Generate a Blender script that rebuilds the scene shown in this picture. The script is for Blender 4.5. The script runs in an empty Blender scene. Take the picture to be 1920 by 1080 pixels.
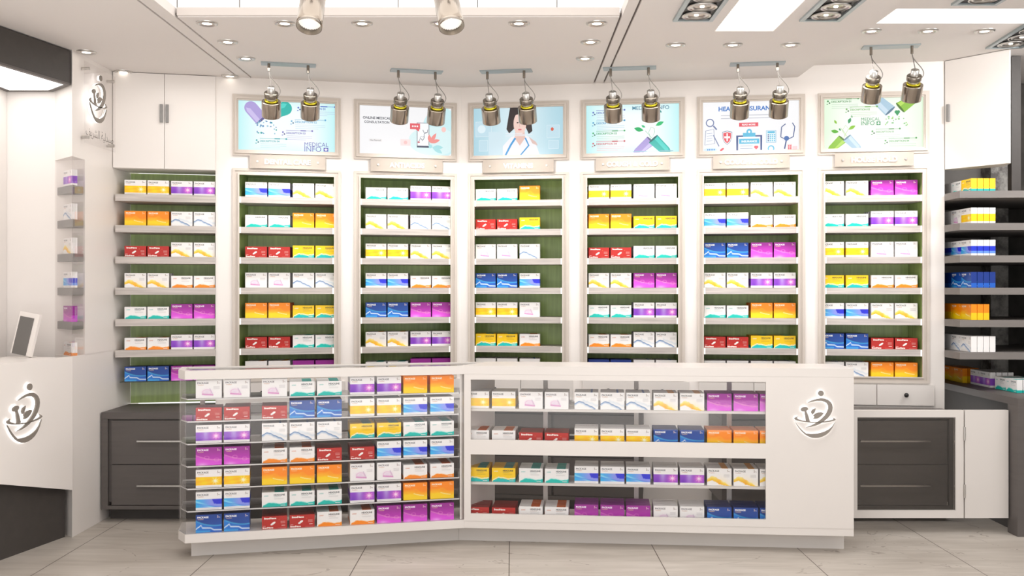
import bpy, bmesh, math, random
from mathutils import Vector, Matrix
random.seed(7)
C = bpy.context.scene.collection
PI = math.pi
F = 35.0/36.0*1920.0          # focal length in pixels of a 1920 wide frame
HC = 1.45                     # camera height

def lin(c):
    return tuple((x/12.92 if x <= .04045 else ((x+.055)/1.055)**2.4) for x in c[:3])
def hx(s):
    return tuple(int(s[i:i+2], 16)/255 for i in (0, 2, 4))
def mixc(a, b, t):
    t = max(0, min(1, t)); return tuple(a[i]+(b[i]-a[i])*t for i in range(3))

# ------------------------------------------------------------------ materials
def newmat(name):
    m = bpy.data.materials.new(name); m.use_nodes = True
    nt = m.node_tree; return m, nt, nt.nodes['Principled BSDF']
def M(name, col, rough=.5, metal=0., noise=0., nscale=(8, 8, 8), emit=0., ecol=None, spec=None, coat=0):
    m, nt, b = newmat(name)
    c = lin(col)
    b.inputs['Roughness'].default_value = rough
    b.inputs['Metallic'].default_value = metal
    if spec is not None: b.inputs['Specular IOR Level'].default_value = spec
    if coat: b.inputs['Coat Weight'].default_value = coat; b.inputs['Coat Roughness'].default_value = .08
    b.inputs['Base Color'].default_value = (*c, 1)
    if noise:
        tc = nt.nodes.new('ShaderNodeTexCoord'); mp = nt.nodes.new('ShaderNodeMapping')
        mp.inputs['Scale'].default_value = nscale
        nz = nt.nodes.new('ShaderNodeTexNoise'); nz.inputs['Scale'].default_value = 1.0; nz.inputs['Detail'].default_value = 6
        rp = nt.nodes.new('ShaderNodeValToRGB')
        rp.color_ramp.elements[0].position = .3; rp.color_ramp.elements[1].position = .7
        rp.color_ramp.elements[0].color = (*[x*(1-noise) for x in c], 1)
        rp.color_ramp.elements[1].color = (*[min(1, x*(1+noise)) for x in c], 1)
        L = nt.links.new
        L(tc.outputs['Object'], mp.inputs['Vector']); L(mp.outputs[0], nz.inputs['Vector'])
        L(nz.outputs['Fac'], rp.inputs[0]); L(rp.outputs[0], b.inputs['Base Color'])
    if emit:
        b.inputs['Emission Color'].default_value = (*lin(ecol or col), 1)
        b.inputs['Emission Strength'].default_value = emit
    return m
def print_mat(name, rough, emit):
    m, nt, b = newmat(name)
    a = nt.nodes.new('ShaderNodeAttribute'); a.attribute_name = 'Col'
    nt.links.new(a.outputs['Color'], b.inputs['Base Color'])
    b.inputs['Roughness'].default_value = rough
    if emit:
        mx = nt.nodes.new('ShaderNodeMixRGB'); mx.blend_type = 'MULTIPLY'; mx.inputs[0].default_value = 1; mx.inputs[2].default_value = (.10, .10, .10, 1)
        nt.links.new(a.outputs['Color'], mx.inputs[1]); nt.links.new(mx.outputs[0], b.inputs['Base Color'])
        nt.links.new(a.outputs['Color'], b.inputs['Emission Color']); b.inputs['Emission Strength'].default_value = emit
    return m
def glass_mat(name, tint, fac):
    m = bpy.data.materials.new(name); m.use_nodes = True; nt = m.node_tree
    nt.nodes.remove(nt.nodes['Principled BSDF'])
    out = nt.nodes['Material Output']
    t = nt.nodes.new('ShaderNodeBsdfTransparent'); t.inputs[0].default_value = (*tint, 1)
    g = nt.nodes.new('ShaderNodeBsdfGlossy'); g.inputs['Roughness'].default_value = .02
    fr = nt.nodes.new('ShaderNodeFresnel'); fr.inputs[0].default_value = 1.45
    ml = nt.nodes.new('ShaderNodeMath'); ml.operation = 'MULTIPLY'; ml.inputs[1].default_value = fac
    mx = nt.nodes.new('ShaderNodeMixShader'); L = nt.links.new
    L(fr.outputs[0], ml.inputs[0]); L(ml.outputs[0], mx.inputs[0]); L(t.outputs[0], mx.inputs[1]); L(g.outputs[0], mx.inputs[2])
    L(mx.outputs[0], out.inputs[0]); return m
def floor_mat():
    m, nt, b = newmat('travertine_floor_tiles'); L = nt.links.new
    tc = nt.nodes.new('ShaderNodeTexCoord'); sp = nt.nodes.new('ShaderNodeSeparateXYZ'); L(tc.outputs['Object'], sp.inputs[0])
    def math_(op, a, bv=None):
        n = nt.nodes.new('ShaderNodeMath'); n.operation = op
        if isinstance(a, (int, float)): n.inputs[0].default_value = a
        else: L(a, n.inputs[0])
        if bv is not None:
            if isinstance(bv, (int, float)): n.inputs[1].default_value = bv
            else: L(bv, n.inputs[1])
        return n.outputs[0]
    def line(sock, off, per, w):
        f = math_('FRACT', math_('DIVIDE', math_('ADD', sock, off+per*20), per))
        d = math_('ABSOLUTE', math_('SUBTRACT', f, .5))
        return math_('GREATER_THAN', d, .5-w/per)
    jx = line(sp.outputs[0], .015, .803, .0024); jy = line(sp.outputs[1], -5.142, .791, .0012)
    def noise(sc, scale, detail, dist=0):
        mp = nt.nodes.new('ShaderNodeMapping'); mp.inputs['Scale'].default_value = sc; L(tc.outputs['Object'], mp.inputs[0])
        n = nt.nodes.new('ShaderNodeTexNoise'); n.inputs['Scale'].default_value = scale; n.inputs['Detail'].default_value = detail
        n.inputs['Distortion'].default_value = dist; L(mp.outputs[0], n.inputs['Vector']); return n.outputs['Fac']
    n1 = noise((.8, 2.2, 1), 1.6, 8, .6); n2 = noise((.7, 5, 1), 3.5, 9, .8); n3 = noise((.35, .5, 1), 1.5, 5, 1.8)
    rp = nt.nodes.new('ShaderNodeValToRGB'); e = rp.color_ramp.elements
    e[0].position = .30; e[0].color = (*lin(hx('a59c92')), 1); e[1].position = .70; e[1].color = (*lin(hx('c6beb5')), 1)
    L(math_('ADD', math_('MULTIPLY', n1, .5), math_('MULTIPLY', n2, .5)), rp.inputs[0])
    vein = math_('LESS_THAN', math_('ABSOLUTE', math_('SUBTRACT', n3, .5)), .0035)
    vein = math_('MULTIPLY', vein, math_('GREATER_THAN', n2, .52))
    mx = nt.nodes.new('ShaderNodeMixRGB'); L(math_('MULTIPLY', vein, .55), mx.inputs[0]); L(rp.outputs[0], mx.inputs[1]); mx.inputs[2].default_value = (*lin(hx('6f6358')), 1)
    m2 = nt.nodes.new('ShaderNodeMixRGB'); L(math_('MULTIPLY', jy, .35), m2.inputs[0]); L(mx.outputs[0], m2.inputs[1]); m2.inputs[2].default_value = (*lin(hx('7c7268')), 1)
    m3 = nt.nodes.new('ShaderNodeMixRGB'); L(jx, m3.inputs[0]); L(m2.outputs[0], m3.inputs[1]); m3.inputs[2].default_value = (*lin(hx('5a5048')), 1)
    L(m3.outputs[0], b.inputs['Base Color']); b.inputs['Roughness'].default_value = .42; b.inputs['Specular IOR Level'].default_value = .3
    return m
def concrete_mat():
    m, nt, b = newmat('mottled_concrete'); L = nt.links.new
    tc = nt.nodes.new('ShaderNodeTexCoord')
    n = nt.nodes.new('ShaderNodeTexNoise'); n.inputs['Scale'].default_value = 5; n.inputs['Detail'].default_value = 10; n.inputs['Roughness'].default_value = .7
    L(tc.outputs['Object'], n.inputs['Vector'])
    rp = nt.nodes.new('ShaderNodeValToRGB'); e = rp.color_ramp.elements
    e[0].position = .42; e[0].color = (*lin(hx('787370')), 1); e[1].position = .56; e[1].color = (*lin(hx('c4c0ba')), 1)
    L(n.outputs['Fac'], rp.inputs[0]); L(rp.outputs[0], b.inputs['Base Color']); b.inputs['Roughness'].default_value = .8
    return m

WHITE = M('white_lacquer', hx('efe9e4'), .38, noise=.012, nscale=(2, 2, 2))
COUNTER = M('white_counter_lacquer', hx('dad4cf'), .38, noise=.012, nscale=(2, 2, 2))
WALLW = M('white_wall_panel', hx('f1ebe6'), .45, noise=.01, nscale=(1.5, 1.5, 1.5))
CEIL = M('matt_ceiling_paint', hx('e6e0dc'), .75, noise=.01, nscale=(1, 1, 1))
FRAME = M('pale_grey_moulding', hx('cdc3b9'), .5, noise=.02, nscale=(20, 20, 20))
JOINT = M('shadow_gap', hx('6d6560'), .8, noise=.02)
GREEN = M('green_stained_board', hx('a8c072'), .34, noise=.16, nscale=(45, 45, 2.5), coat=.25)
WOOD = M('grey_washed_wood', hx('c4bcb6'), .55, noise=.17, nscale=(3.5, 30, 70))
DARKW = M('dark_taupe_laminate', hx('5c5653'), .5, noise=.06, nscale=(3, 3, 40))
DARKER = M('dark_bronze_panel', hx('433e3b'), .55, noise=.06, nscale=(20, 20, 20))
SHELFD = M('dark_taupe_shelf', hx('7d7773'), .55, noise=.05, nscale=(3, 30, 40))
SHELFG = M('grey_shelf_board', hx('8f8d8b'), .55, noise=.05, nscale=(20, 20, 20))
CHROME = M('polished_nickel', hx('a89e93'), .2, 1.0, noise=.08, nscale=(3, 3, 3))
STEEL = M('brushed_steel', hx('c9c6c2'), .3, 1.0, noise=.05, nscale=(60, 2, 2))
BRONZE = M('dark_nickel', hx('8d857b'), .26, 1.0, noise=.05)
BRASS = M('yellow_brass_ring', hx('d8c832'), .25, .8, noise=.03)
PLATEB = M('blue_grey_metal_plate', hx('a3adb0'), .35, .4, noise=.03)
CABLE = M('grey_cable', hx('7d7873'), .5, noise=.03)
LOGO = M('brushed_taupe_metal', hx('8a827a'), .5, .1, noise=.03)
HALO = M('halo_led', (1, 1, 1), .5, emit=2.2)
LAMPE = M('lit_lamp', hx('fff6ea'), .5, emit=3.5)
PANELE = M('lit_diffuser', (1, 1, 1), .5, emit=1.1)
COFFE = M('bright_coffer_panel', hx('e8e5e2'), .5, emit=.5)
BLACK = M('black_plastic', hx('1c1a19'), .45, noise=.05)
SCREEN = M('dark_grey_screen', hx('6f6c69'), .3, noise=.02)
LETTER = M('white_acrylic_with_glow', hx('fdfbf9'), .4, emit=.25)  # glow put into the material so letters and end caps stay white; no lamp
PLATE = M('beige_acrylic_plate', hx('aca196'), .35, noise=.02)
CONC = concrete_mat(); FLOOR = floor_mat()
CARTON = print_mat('printed_carton', .42, 0); POSTER = print_mat('backlit_poster_print', .4, .70)
GLASS = glass_mat('clear_glass', (1, 1, 1), .45)
GLASSE = glass_mat('glass_shelf_pane', (.975, .98, .98), .8)
SMOKE = glass_mat('smoked_glass', (.80, .78, .76), 1.3)
ACRYL = glass_mat('clear_acrylic', (.99, .985, .985), .22)

# ------------------------------------------------------------------ geometry collector
ROOTM = {}
class G:
    def __init__(s): s.v = []; s.f = []; s.m = []; s.c = []; s.sm = []
    def add(s, verts, faces, mi=0, col=(1, 1, 1), smooth=False, X=None):
        o = len(s.v)
        for p in verts:
            p = Vector(p); s.v.append(X @ p if X else p)
        for k, f in enumerate(faces):
            s.f.append([o+i for i in f]); s.m.append(mi); s.sm.append(smooth)
            cc = col[k] if isinstance(col, list) else col
            s.c.append(cc)
        return s
    def box(s, x0, x1, y0, y1, z0, z1, mi=0, col=(1, 1, 1), X=None):
        v = [(x0, y0, z0), (x1, y0, z0), (x1, y1, z0), (x0, y1, z0), (x0, y0, z1), (x1, y0, z1), (x1, y1, z1), (x0, y1, z1)]
        return s.add(v, [(0, 3, 2, 1), (4, 5, 6, 7), (0, 1, 5, 4), (1, 2, 6, 5), (2, 3, 7, 6), (3, 0, 4, 7)], mi, col, X=X)
    def prism(s, poly, z0, z1, mi=0, X=None, edge=None):
        a = sum(poly[i-1][0]*poly[i][1]-poly[i][0]*poly[i-1][1] for i in range(len(poly)))
        if a < 0: poly = poly[::-1]
        n = len(poly)
        v = [(p[0], p[1], z0) for p in poly]+[(p[0], p[1], z1) for p in poly]
        fs = [tuple(range(n))[::-1], tuple(range(n, 2*n))]+[(i, (i+1) % n, n+(i+1) % n, n+i) for i in range(n)]
        s.add(v, fs, mi, X=X)
        if edge is not None: s.m[-n:] = [edge]*n
        return s
    def ring(s, outer, inner, z0, z1, mi=0):
        n = len(outer)
        v = [(p[0], p[1], z) for z in (z0, z1) for p in outer]+[(p[0], p[1], z) for z in (z0, z1) for p in inner]
        fs = []
        for i in range(n):
            j = (i+1) % n
            fs += [(i, j, n+j, n+i), (2*n+j, 2*n+i, 3*n+i, 3*n+j), (n+i, n+j, 3*n+j, 3*n+i), (j, i, 2*n+i, 2*n+j)]
        return s.add(v, fs, mi)
    def lathe(s, prof, n=24, mi=0, X=None, smooth=True, cap=True):
        v = []; fs = []
        for r, h in prof:
            for k in range(n): v.append((r*math.cos(2*PI*k/n), r*math.sin(2*PI*k/n), h))
        for i in range(len(prof)-1):
            for k in range(n):
                j = (k+1) % n; fs.append((i*n+k, i*n+j, (i+1)*n+j, (i+1)*n+k))
        s.add(v, fs, mi, smooth=smooth, X=X)
        if cap:
            if prof[0][0] > 0: s.add(v[:n], [tuple(range(n))[::-1]], mi, X=X)
            if prof[-1][0] > 0: s.add(v[-n:], [tuple(range(n))], mi, X=X)
        return s
    def cyl(s, c, r, h, n=20, mi=0, X=None):      # upright, base centre c
        T = Matrix.Translation(c); T = X @ T if X else T
        return s.lathe([(r, 0), (r, h)], n, mi, T)
    def rod(s, a, b, r, n=10, mi=0, X=None):
        a = Vector(a); b = Vector(b); d = b-a
        T = Matrix.Translation(a) @ d.to_track_quat('Z', 'Y').to_matrix().to_4x4()
        if X: T = X @ T
        return s.lathe([(r, 0), (r, d.length)], n, mi, T)
    def tube(s, pts, r, n=8, mi=0):
        pts = [Vector(p) for p in pts]; v = []; fs = []
        for i, p in enumerate(pts):
            d = (pts[min(i+1, len(pts)-1)]-pts[max(i-1, 0)]).normalized()
            q = d.to_track_quat('Z', 'Y')
            for k in range(n): v.append(p+q @ Vector((r*math.cos(2*PI*k/n), r*math.sin(2*PI*k/n), 0)))
        for i in range(len(pts)-1):
            for k in range(n):
                j = (k+1) % n; fs.append((i*n+k, i*n+j, (i+1)*n+j, (i+1)*n+k))
        return s.add(v, fs, mi, smooth=True)
    def mesh(s, name, mats, W=None, attr=False):
        me = bpy.data.meshes.new(name)
        vv = [W @ p for p in s.v] if W else s.v
        me.from_pydata([tuple(p) for p in vv], [], s.f)
        for m in mats: me.materials.append(m)
        for i, p in enumerate(me.polygons):
            p.material_index = s.m[i]; p.use_smooth = s.sm[i]
        if attr:
            ca = me.color_attributes.new('Col', 'FLOAT_COLOR', 'CORNER'); data = []
            for i, p in enumerate(me.polygons):
                c = s.c[i]
                for k in range(p.loop_total):
                    cc = c[k] if isinstance(c[0], (tuple, list)) else c
                    data += [*lin(cc), 1.]
            ca.data.foreach_set('color', data)
        me.update(); return me
    def build(s, name, mat, parent=None, world=False, attr=False, label=None):
        mats = mat if isinstance(mat, list) else [mat]
        W = None
        if parent is not None and world: W = ROOTM[parent].inverted()
        o = bpy.data.objects.new(name, s.mesh(name, mats, W, attr)); C.objects.link(o)
        if parent is not None: o.parent = parent; ROOTM[o] = ROOTM[parent]
        if label: o['label'] = label
        return o
LABELS = {}
def tag(o, label, cat, group=None, kind=None):
    n = len(label.split())
    if not 4 <= n <= 16: print('LABEL LENGTH', n, label)
    if label in LABELS: print('DUP LABEL', label)
    LABELS[label] = 1
    o['label'] = label; o['category'] = cat
    if group: o['group'] = group
    if kind: o['kind'] = kind
    return o
def thing(name, label, cat, loc=(0, 0, 0), rz=0., group=None):
    o = bpy.data.objects.new(name, None); C.objects.link(o); o.empty_display_size = .05
    o.location = loc; o.rotation_euler = (0, 0, rz)
    ROOTM[o] = Matrix.Translation(loc) @ Matrix.Rotation(rz, 4, 'Z')
    return tag(o, label, cat, group)
def struct(name, g, mat):
    o = g.build(name, mat); o['kind'] = 'structure'; return o

# ------------------------------------------------------------------ lettering
_T = {}
def glyphs(body, bold=0.):
    k = (body, bold)
    if k not in _T:
        c = bpy.data.curves.new('lettering', 'FONT'); c.body = body; c.size = 1; c.resolution_u = 3; c.offset = bold
        o = bpy.data.objects.new('lettering', c); C.objects.link(o)
        dg = bpy.context.evaluated_depsgraph_get(); me = bpy.data.meshes.new_from_object(o.evaluated_get(dg))
        v = [(p.co.x, p.co.y) for p in me.vertices]; f = [tuple(p.vertices) for p in me.polygons]
        bpy.data.objects.remove(o); bpy.data.curves.remove(c); bpy.data.meshes.remove(me)
        x0 = min(p[0] for p in v); x1 = max(p[0] for p in v); y0 = min(p[1] for p in v); y1 = max(p[1] for p in v)
        _T[k] = ([(a-x0, b-y0) for a, b in v], f, x1-x0, y1-y0)
    return _T[k]

class Art:
    """flat print: shapes in (x, z) on a surface facing -y, later shapes lie a hair further out"""
    def __init__(s, g, y, step=.00012, mi=0): s.g = g; s.y = y; s.st = step; s.mi = mi; s.clip = None
    def poly(s, pts, col, alpha=None):
        s.y -= s.st
        s.g.add([(p[0], s.y, p[1]) for p in pts], [tuple(range(len(pts)))], s.mi, col)
    def rect(s, x0, z0, x1, z1, col): s.poly([(x0, z0), (x1, z0), (x1, z1), (x0, z1)], col)
    def ell(s, x, z, rx, rz, col, rot=0., n=24):
        c, q = math.cos(rot), math.sin(rot)
        s.poly([(x+rx*math.cos(t)*c-rz*math.sin(t)*q, z+rx*math.cos(t)*q+rz*math.sin(t)*c) for t in [2*PI*k/n for k in range(n)]], col)
    def line(s, pts, w, col):
        s.y -= s.st; n = len(pts); v = []
        for i, p in enumerate(pts):
            a = pts[max(0, i-1)]; b = pts[min(n-1, i+1)]; dx, dz = b[0]-a[0], b[1]-a[1]; l = math.hypot(dx, dz) or 1
            v += [(p[0]-dz/l*w/2, s.y, p[1]+dx/l*w/2), (p[0]+dz/l*w/2, s.y, p[1]-dx/l*w/2)]
        s.g.add(v, [(2*i, 2*i+1, 2*i+3, 2*i+2) for i in range(n-1)], s.mi, col)
    def loop(s, x, z, rx, rz, w, col, n=24): s.line([(x+rx*math.cos(2*PI*k/n), z+rz*math.sin(2*PI*k/n)) for k in range(n+1)], w, col)
    def frame(s, x0, z0, x1, z1, w, col):
        for a in ((x0, z0, x1, z0+w), (x0, z1-w, x1, z1), (x0, z0, x0+w, z1), (x1-w, z0, x1, z1)): s.rect(*a, col)
    def text(s, body, x, z, w, col, bold=0., h=None, align=0):
        s.y -= s.st; v, f, tw, th = glyphs(body, bold); k = w/tw; kz = h/th if h else k
        x -= w*align/2
        s.g.add([(x+a*k, s.y, z+b*kz) for a, b in v], f, s.mi, col)
        return th*kz
    def field(s, x0, z0, x1, z1, nx, nz, fn):
        s.y -= s.st; v = []; fs = []; cs = []
        for j in range(nz+1):
            for i in range(nx+1): v.append((x0+(x1-x0)*i/nx, s.y, z0+(z1-z0)*j/nz))
        cc = [[fn(i/nx, j/nz) for i in range(nx+1)] for j in range(nz+1)]
        for j in range(nz):
            for i in range(nx):
                a = j*(nx+1)+i; fs.append((a, a+1, a+nx+2, a+nx+1)); cs.append([cc[j][i], cc[j][i+1], cc[j+1][i+1], cc[j+1][i]])
        s.g.add(v, fs, s.mi, cs)

def interp(pts, u):
    if u <= pts[0][0]: return pts[0][1]
    for a, b in zip(pts, pts[1:]):
        if u <= b[0]:
            t = (u-a[0])/(b[0]-a[0]); t = t*t*(3-2*t); return a[1]+(b[1]-a[1])*t
    return pts[-1][1]
def gs(d, w): return math.exp(-(d/w)**2)
W_ = (.965, .955, .95)

# ------------------------------------------------------------------ the medicine cartons
BW, BT = .133, .034
def f_band(kind):
    def fn(u, v):
        if not .135 < v < .605: return W_
        t = (v-.135)/.47
        if kind == 'y':
            c = mixc((1, .86, .02), (1, .74, .01), .5+.5*math.sin(9*u-5*t)*math.cos(4*u+7*t))
            d = math.hypot((u-.75)*1.35, v-.36); an = math.atan2(v-.36, u-.75)
            r = .12*(1+.5*math.cos(9*an)); return mixc(c, (1, 1, .93), gs(d, r)*1.1)
        if kind == 'v':
            c = mixc((.58, .27, .80), (.72, .62, .88), gs(u-.38, .12)*(.4+.6*t))
            c = mixc(c, (.45, .18, .74), gs(u-.12, .12)*(1-t))
            d = math.hypot((u-.78)*1.35, v-.38); an = math.atan2(v-.38, u-.78)
            c = mixc(c, (.93, .45, .85), gs(d, .24)); return mixc(c, (1, .97, 1), gs(d, .1*(1+.5*math.cos(8*an))))
        c = mixc((.16, .72, .95), (.55, .60, .95), min(1, u*1.7))
        c = mixc(c, (.55, .85, .98), gs(t-(.75-1.2*u), .13))
        c = mixc(c, (.2, .5, .9), gs(t-(.5-.55*u), .06)*.7)
        if u > .62+.2*(1-t)*.8 and t > .42-.25*(u-.7): c = (.13, .17, .85)
        return c
    return fn
RU = [(0, .40), (.2, .56), (.33, .52), (.5, .36), (.7, .22), (.92, .02)]
RL = [(0, .22), (.2, .30), (.33, .22), (.5, .08), (.7, .02), (.92, -.05)]
def f_ribbon(u, v):
    h, l = interp(RU, u), interp(RL, u)
    if l < v < h:
        t = (v-l)/max(.01, h-l); c = mixc((.97, .74, .02), (1, .93, .62), t*1.05)
        return mixc(c, (.97, .62, .05), gs(u-.48, .1)*.5)
    if v > h and u > .3: return mixc(W_, (1, .93, .78), gs(v-h, .25)*.55*min(1, (u-.3)*3))
    return W_
def f_line(u, v):
    m = interp(RU, u)*.85-.02
    c = W_
    if u > .35: c = mixc(c, (.80, .85, .9), gs(v-m-.12-.2*(u-.35), .07)*.6)
    c = mixc(c, (.68, .76, .86), gs(v-m+.06, .05)*.7*(u < .85))
    return mixc(c, (.22, .42, .66), gs(v-m, .028)*(u < .88))
def f_pink(u, v):
    x, y = u-.43, v-.33; d = math.hypot(x*1.0+.3*y, y*1.1-.25*x)
    c = mixc(W_, (.90, .80, .90), gs(d, .2)*.75)
    c = mixc(c, (.80, .42, .70), gs(v-(.22-.12*(u-.3)), .035)*(1 if .24 < u < .68 else 0)*.9)
    c = mixc(c, (.62, .55, .68), gs(u-(.62-.35*(v-.3)), .016)*(1 if .22 < v < .55 else 0)*.6)
    return mixc(c, (.88, .62, .80), gs(d-.17, .025)*.45)
def f_orange(u, v):
    b = .46+.07*math.sin(5*u+.6)
    c = mixc((1, .84, .04), (1, .56, .01), (v-b+.22)/.34)
    c = mixc(c, (1, .70, .0), gs(v-b+.15*math.sin(9*u), .05)*.5)
    s = .36-.5*(u-.45)+.5*(u-.45)**2
    return mixc(c, (1, .97, .75), gs(v-s, .022)*(1 if .43 < u < .86 else 0))
def f_mag(u, v):
    c = mixc((.86, .22, .84), (.63, .14, .60), v*1.25)
    e = .52-.62*u+.35*u*u
    c = mixc(c, (.93, .40, .92), (1 if v < e else 0)*.55)
    c = mixc(c, (.95, .65, .85), gs(v-e-.04, .03)*.75)
    for cx, cy in ((.42, .42), (.8, .3)): c = mixc(c, (.93, .62, .82), gs(math.hypot(u-cx, v-cy)-.09, .02)*.5)
    return mixc(c, (.96, .72, .96), gs(math.hypot((u-.25)*.6, v-.02), .12)*.8)
NC = [(0, .2), (.1, .3), (.2, .4), (.26, .26), (.42, .25), (.55, .24), (.72, .13), (1, .12)]
def f_navy(u, v):
    c = mixc((.03, .20, .52), (.10, .36, .74), .3+.7*u*(1-v))
    e = .66-.75*u+.48*u*u
    if v < e: c = mixc((.12, .50, .86), (.08, .34, .74), u)
    c = mixc(c, (.30, .75, .90), gs(v-e, .035)*.8)
    c = mixc(c, (.96, .97, 1), gs(v-interp(NC, u), .04))
    return mixc(c, (.3, .72, .92), gs(v-.06, .05)*(1 if u < .55 else 0)*.8)
def f_flat(col): return lambda u, v: col
HWV = [(0, -.05), (.08, .12), (.28, .27), (.45, .25), (.7, .17), (.88, .19), (1, .24)]
def f_head(base, wave, light):
    def fn(u, v):
        h = interp(HWV, u)
        if v < h: return mixc(wave, light, (u-.75)*.6)
        if v < h+.05+.03*u*0: return mixc(base, light, .55 if h > 0 else 0)
        if v < h+.085: return W_
        return base
    return fn
D = {  # key: (height, front field, text style, text colour, side bands [(z0,z1,colour)], top colour, stripe on top, description)
 'YB': (.095, f_band('y'), 'p', (.35, .33, .32), [(0, W_), (.135, (1, .82, .05)), (.605, W_)], W_, None, 'white carton with yellow sunburst band'),
 'VB': (.095, f_band('v'), 'p', (.35, .33, .36), [(0, W_), (.135, (.58, .32, .80)), (.605, W_)], W_, None, 'white carton with violet starburst band'),
 'BB': (.095, f_band('b'), 'p', (.35, .35, .38), [(0, W_), (.135, (.40, .58, .92)), (.3, (.10, .20, .80)), (.605, W_)], W_, None, 'white carton with blue wave band'),
 'Y': (.095, f_ribbon, 'p', (.36, .34, .32), [(0, W_)], W_, (.60, .86, (.90, .62, .25)), 'white carton with yellow ribbon'),
 'B': (.095, f_line, 'p', (.36, .36, .38), [(0, W_)], W_, (.68, .76, (.35, .50, .75)), 'white carton with thin blue line'),
 'P': (.095, f_pink, 'p', (.40, .36, .40), [(0, W_)], W_, None, 'white carton with pink splash'),
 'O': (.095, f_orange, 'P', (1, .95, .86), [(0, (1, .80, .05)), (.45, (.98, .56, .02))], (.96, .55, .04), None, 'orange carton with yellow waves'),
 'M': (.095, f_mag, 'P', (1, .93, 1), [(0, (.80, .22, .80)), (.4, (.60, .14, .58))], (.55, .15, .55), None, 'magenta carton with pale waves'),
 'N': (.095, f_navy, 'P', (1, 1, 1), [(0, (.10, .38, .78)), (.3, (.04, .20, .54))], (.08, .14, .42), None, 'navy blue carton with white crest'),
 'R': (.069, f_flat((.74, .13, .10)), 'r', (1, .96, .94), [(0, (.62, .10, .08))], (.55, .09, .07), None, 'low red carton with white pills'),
 'HT': (.078, f_head(W_, (0, .75, .70), (.5, .9, .87)), 'h', (.25, .3, .32), [(0, (.1, .74, .7)), (.2, W_)], W_, (.50, .88, (.10, .66, .62)), 'low white carton with teal wave'),
 'HO': (.078, f_head(W_, (.98, .55, .05), (1, .78, .5)), 'h', (.30, .28, .28), [(0, (.95, .55, .1)), (.2, W_)], W_, (.50, .88, (.80, .38, .14)), 'low white carton with orange wave'),
 'HY': (.078, f_head((1, .82, .02), (0, .74, .74), (.9, .97, .9)), 'h', (.22, .22, .18), [(0, (.1, .7, .68)), (.2, (.98, .78, .12))], (.95, .74, .1), (.50, .88, (.10, .55, .55)), 'low yellow carton with teal wave'),
}
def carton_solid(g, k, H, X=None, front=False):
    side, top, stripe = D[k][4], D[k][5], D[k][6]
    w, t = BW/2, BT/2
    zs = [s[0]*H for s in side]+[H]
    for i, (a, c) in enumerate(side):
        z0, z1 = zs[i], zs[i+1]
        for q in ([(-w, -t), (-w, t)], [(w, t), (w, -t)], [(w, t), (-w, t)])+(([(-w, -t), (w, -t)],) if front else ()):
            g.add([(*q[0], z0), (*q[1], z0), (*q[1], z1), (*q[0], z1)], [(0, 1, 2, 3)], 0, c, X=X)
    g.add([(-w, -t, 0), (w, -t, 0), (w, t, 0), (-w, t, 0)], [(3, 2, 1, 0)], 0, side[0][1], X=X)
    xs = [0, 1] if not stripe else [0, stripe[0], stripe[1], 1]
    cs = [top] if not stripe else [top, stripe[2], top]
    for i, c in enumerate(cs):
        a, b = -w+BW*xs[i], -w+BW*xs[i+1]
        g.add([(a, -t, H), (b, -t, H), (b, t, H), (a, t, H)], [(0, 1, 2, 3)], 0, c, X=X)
def carton_mesh(k):
    H, fn, st, tc = D[k][:4]; g = G(); carton_solid(g, k, H)
    w = BW/2; a = Art(g, -BT/2+.0001, .0001)
    n = (6, 4) if k == 'R' else (48, 34)
    a.field(-w, 0, w, H, n[0], n[1], fn)
    X = lambda u: -w+u*BW
    if st in 'pP':
        b = .045 if st == 'P' else .025
        a.text('PACKAGE', X(.06), .80*H, .43*BW, tc, b)
        a.text('Template', X(.07), .70*H, .23*BW, mixc(tc, (1, .55, .15), .6) if st == 'p' else (1, .85, .6))
        a.text('5', X(.82), .80*H, .05*BW, mixc(tc, (.95, .6, .3), .3)); a.text('mg', X(.875), .80*H, .06*BW, tc)
        if k in ('P', 'B', 'Y'):
            for i in range(4): a.rect(X(.68), (.64-.045*i)*H, X(.92), (.655-.045*i)*H, mixc(W_, tc, .30))
        if k in ('YB', 'VB', 'BB'): a.rect(X(.06), .06*H, X(.9), .075*H, mixc(W_, tc, .25))
    elif st == 'h':
        acc = D[k][6][2]
        a.text('LOGO', X(.09), .72*H, .17*BW, mixc(acc, (1, 1, 1), .15) if k != 'HY' else W_, .03)
        a.text('HEADLINE', X(.47), .75*H, .44*BW, tc, .03)
        a.text('subheading here', X(.47), .645*H, .28*BW, mixc(acc, tc, .4))
        for i in range(2): a.rect(X(.48), (.56-.05*i)*H, X(.86), (.572-.05*i)*H, mixc(W_ if k != 'HY' else (1, .82, .02), tc, .35))
        a.rect(X(.74), .07*H, X(.93), .10*H, W_)
    else:
        a.text('BrandName', X(.09), .76*H, .48*BW, tc, .05); a.text('BrandName', X(.03), .04*H, .42*BW, tc, .05)
        a.text('Tablets', X(.03), .22*H, .12*BW, tc)
        a.ell(X(.41), .38*H, .010, .0055, (.93, .91, .90), .5); a.ell(X(.47), .47*H, .010, .0055, (.99, .98, .97), .5)
        for i in range(3): a.rect(X(.74), (.56-.07*i)*H, X(.92), (.585-.07*i)*H, mixc((.74, .13, .10), tc, .6))
        a.rect(X(.78), .24*H, X(.92), .27*H, tc); a.rect(X(.62), .06*H, X(.96), .08*H, mixc((.74, .13, .10), tc, .5))
        a.ell(X(.68), .72*H, .0018, .0018, (.95, .5, .2))
    return g.mesh('medicine_box', [CARTON], attr=True)
CM = {k: carton_mesh(k) for k in D}
STUFF = G()
NBOX = [0]
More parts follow.
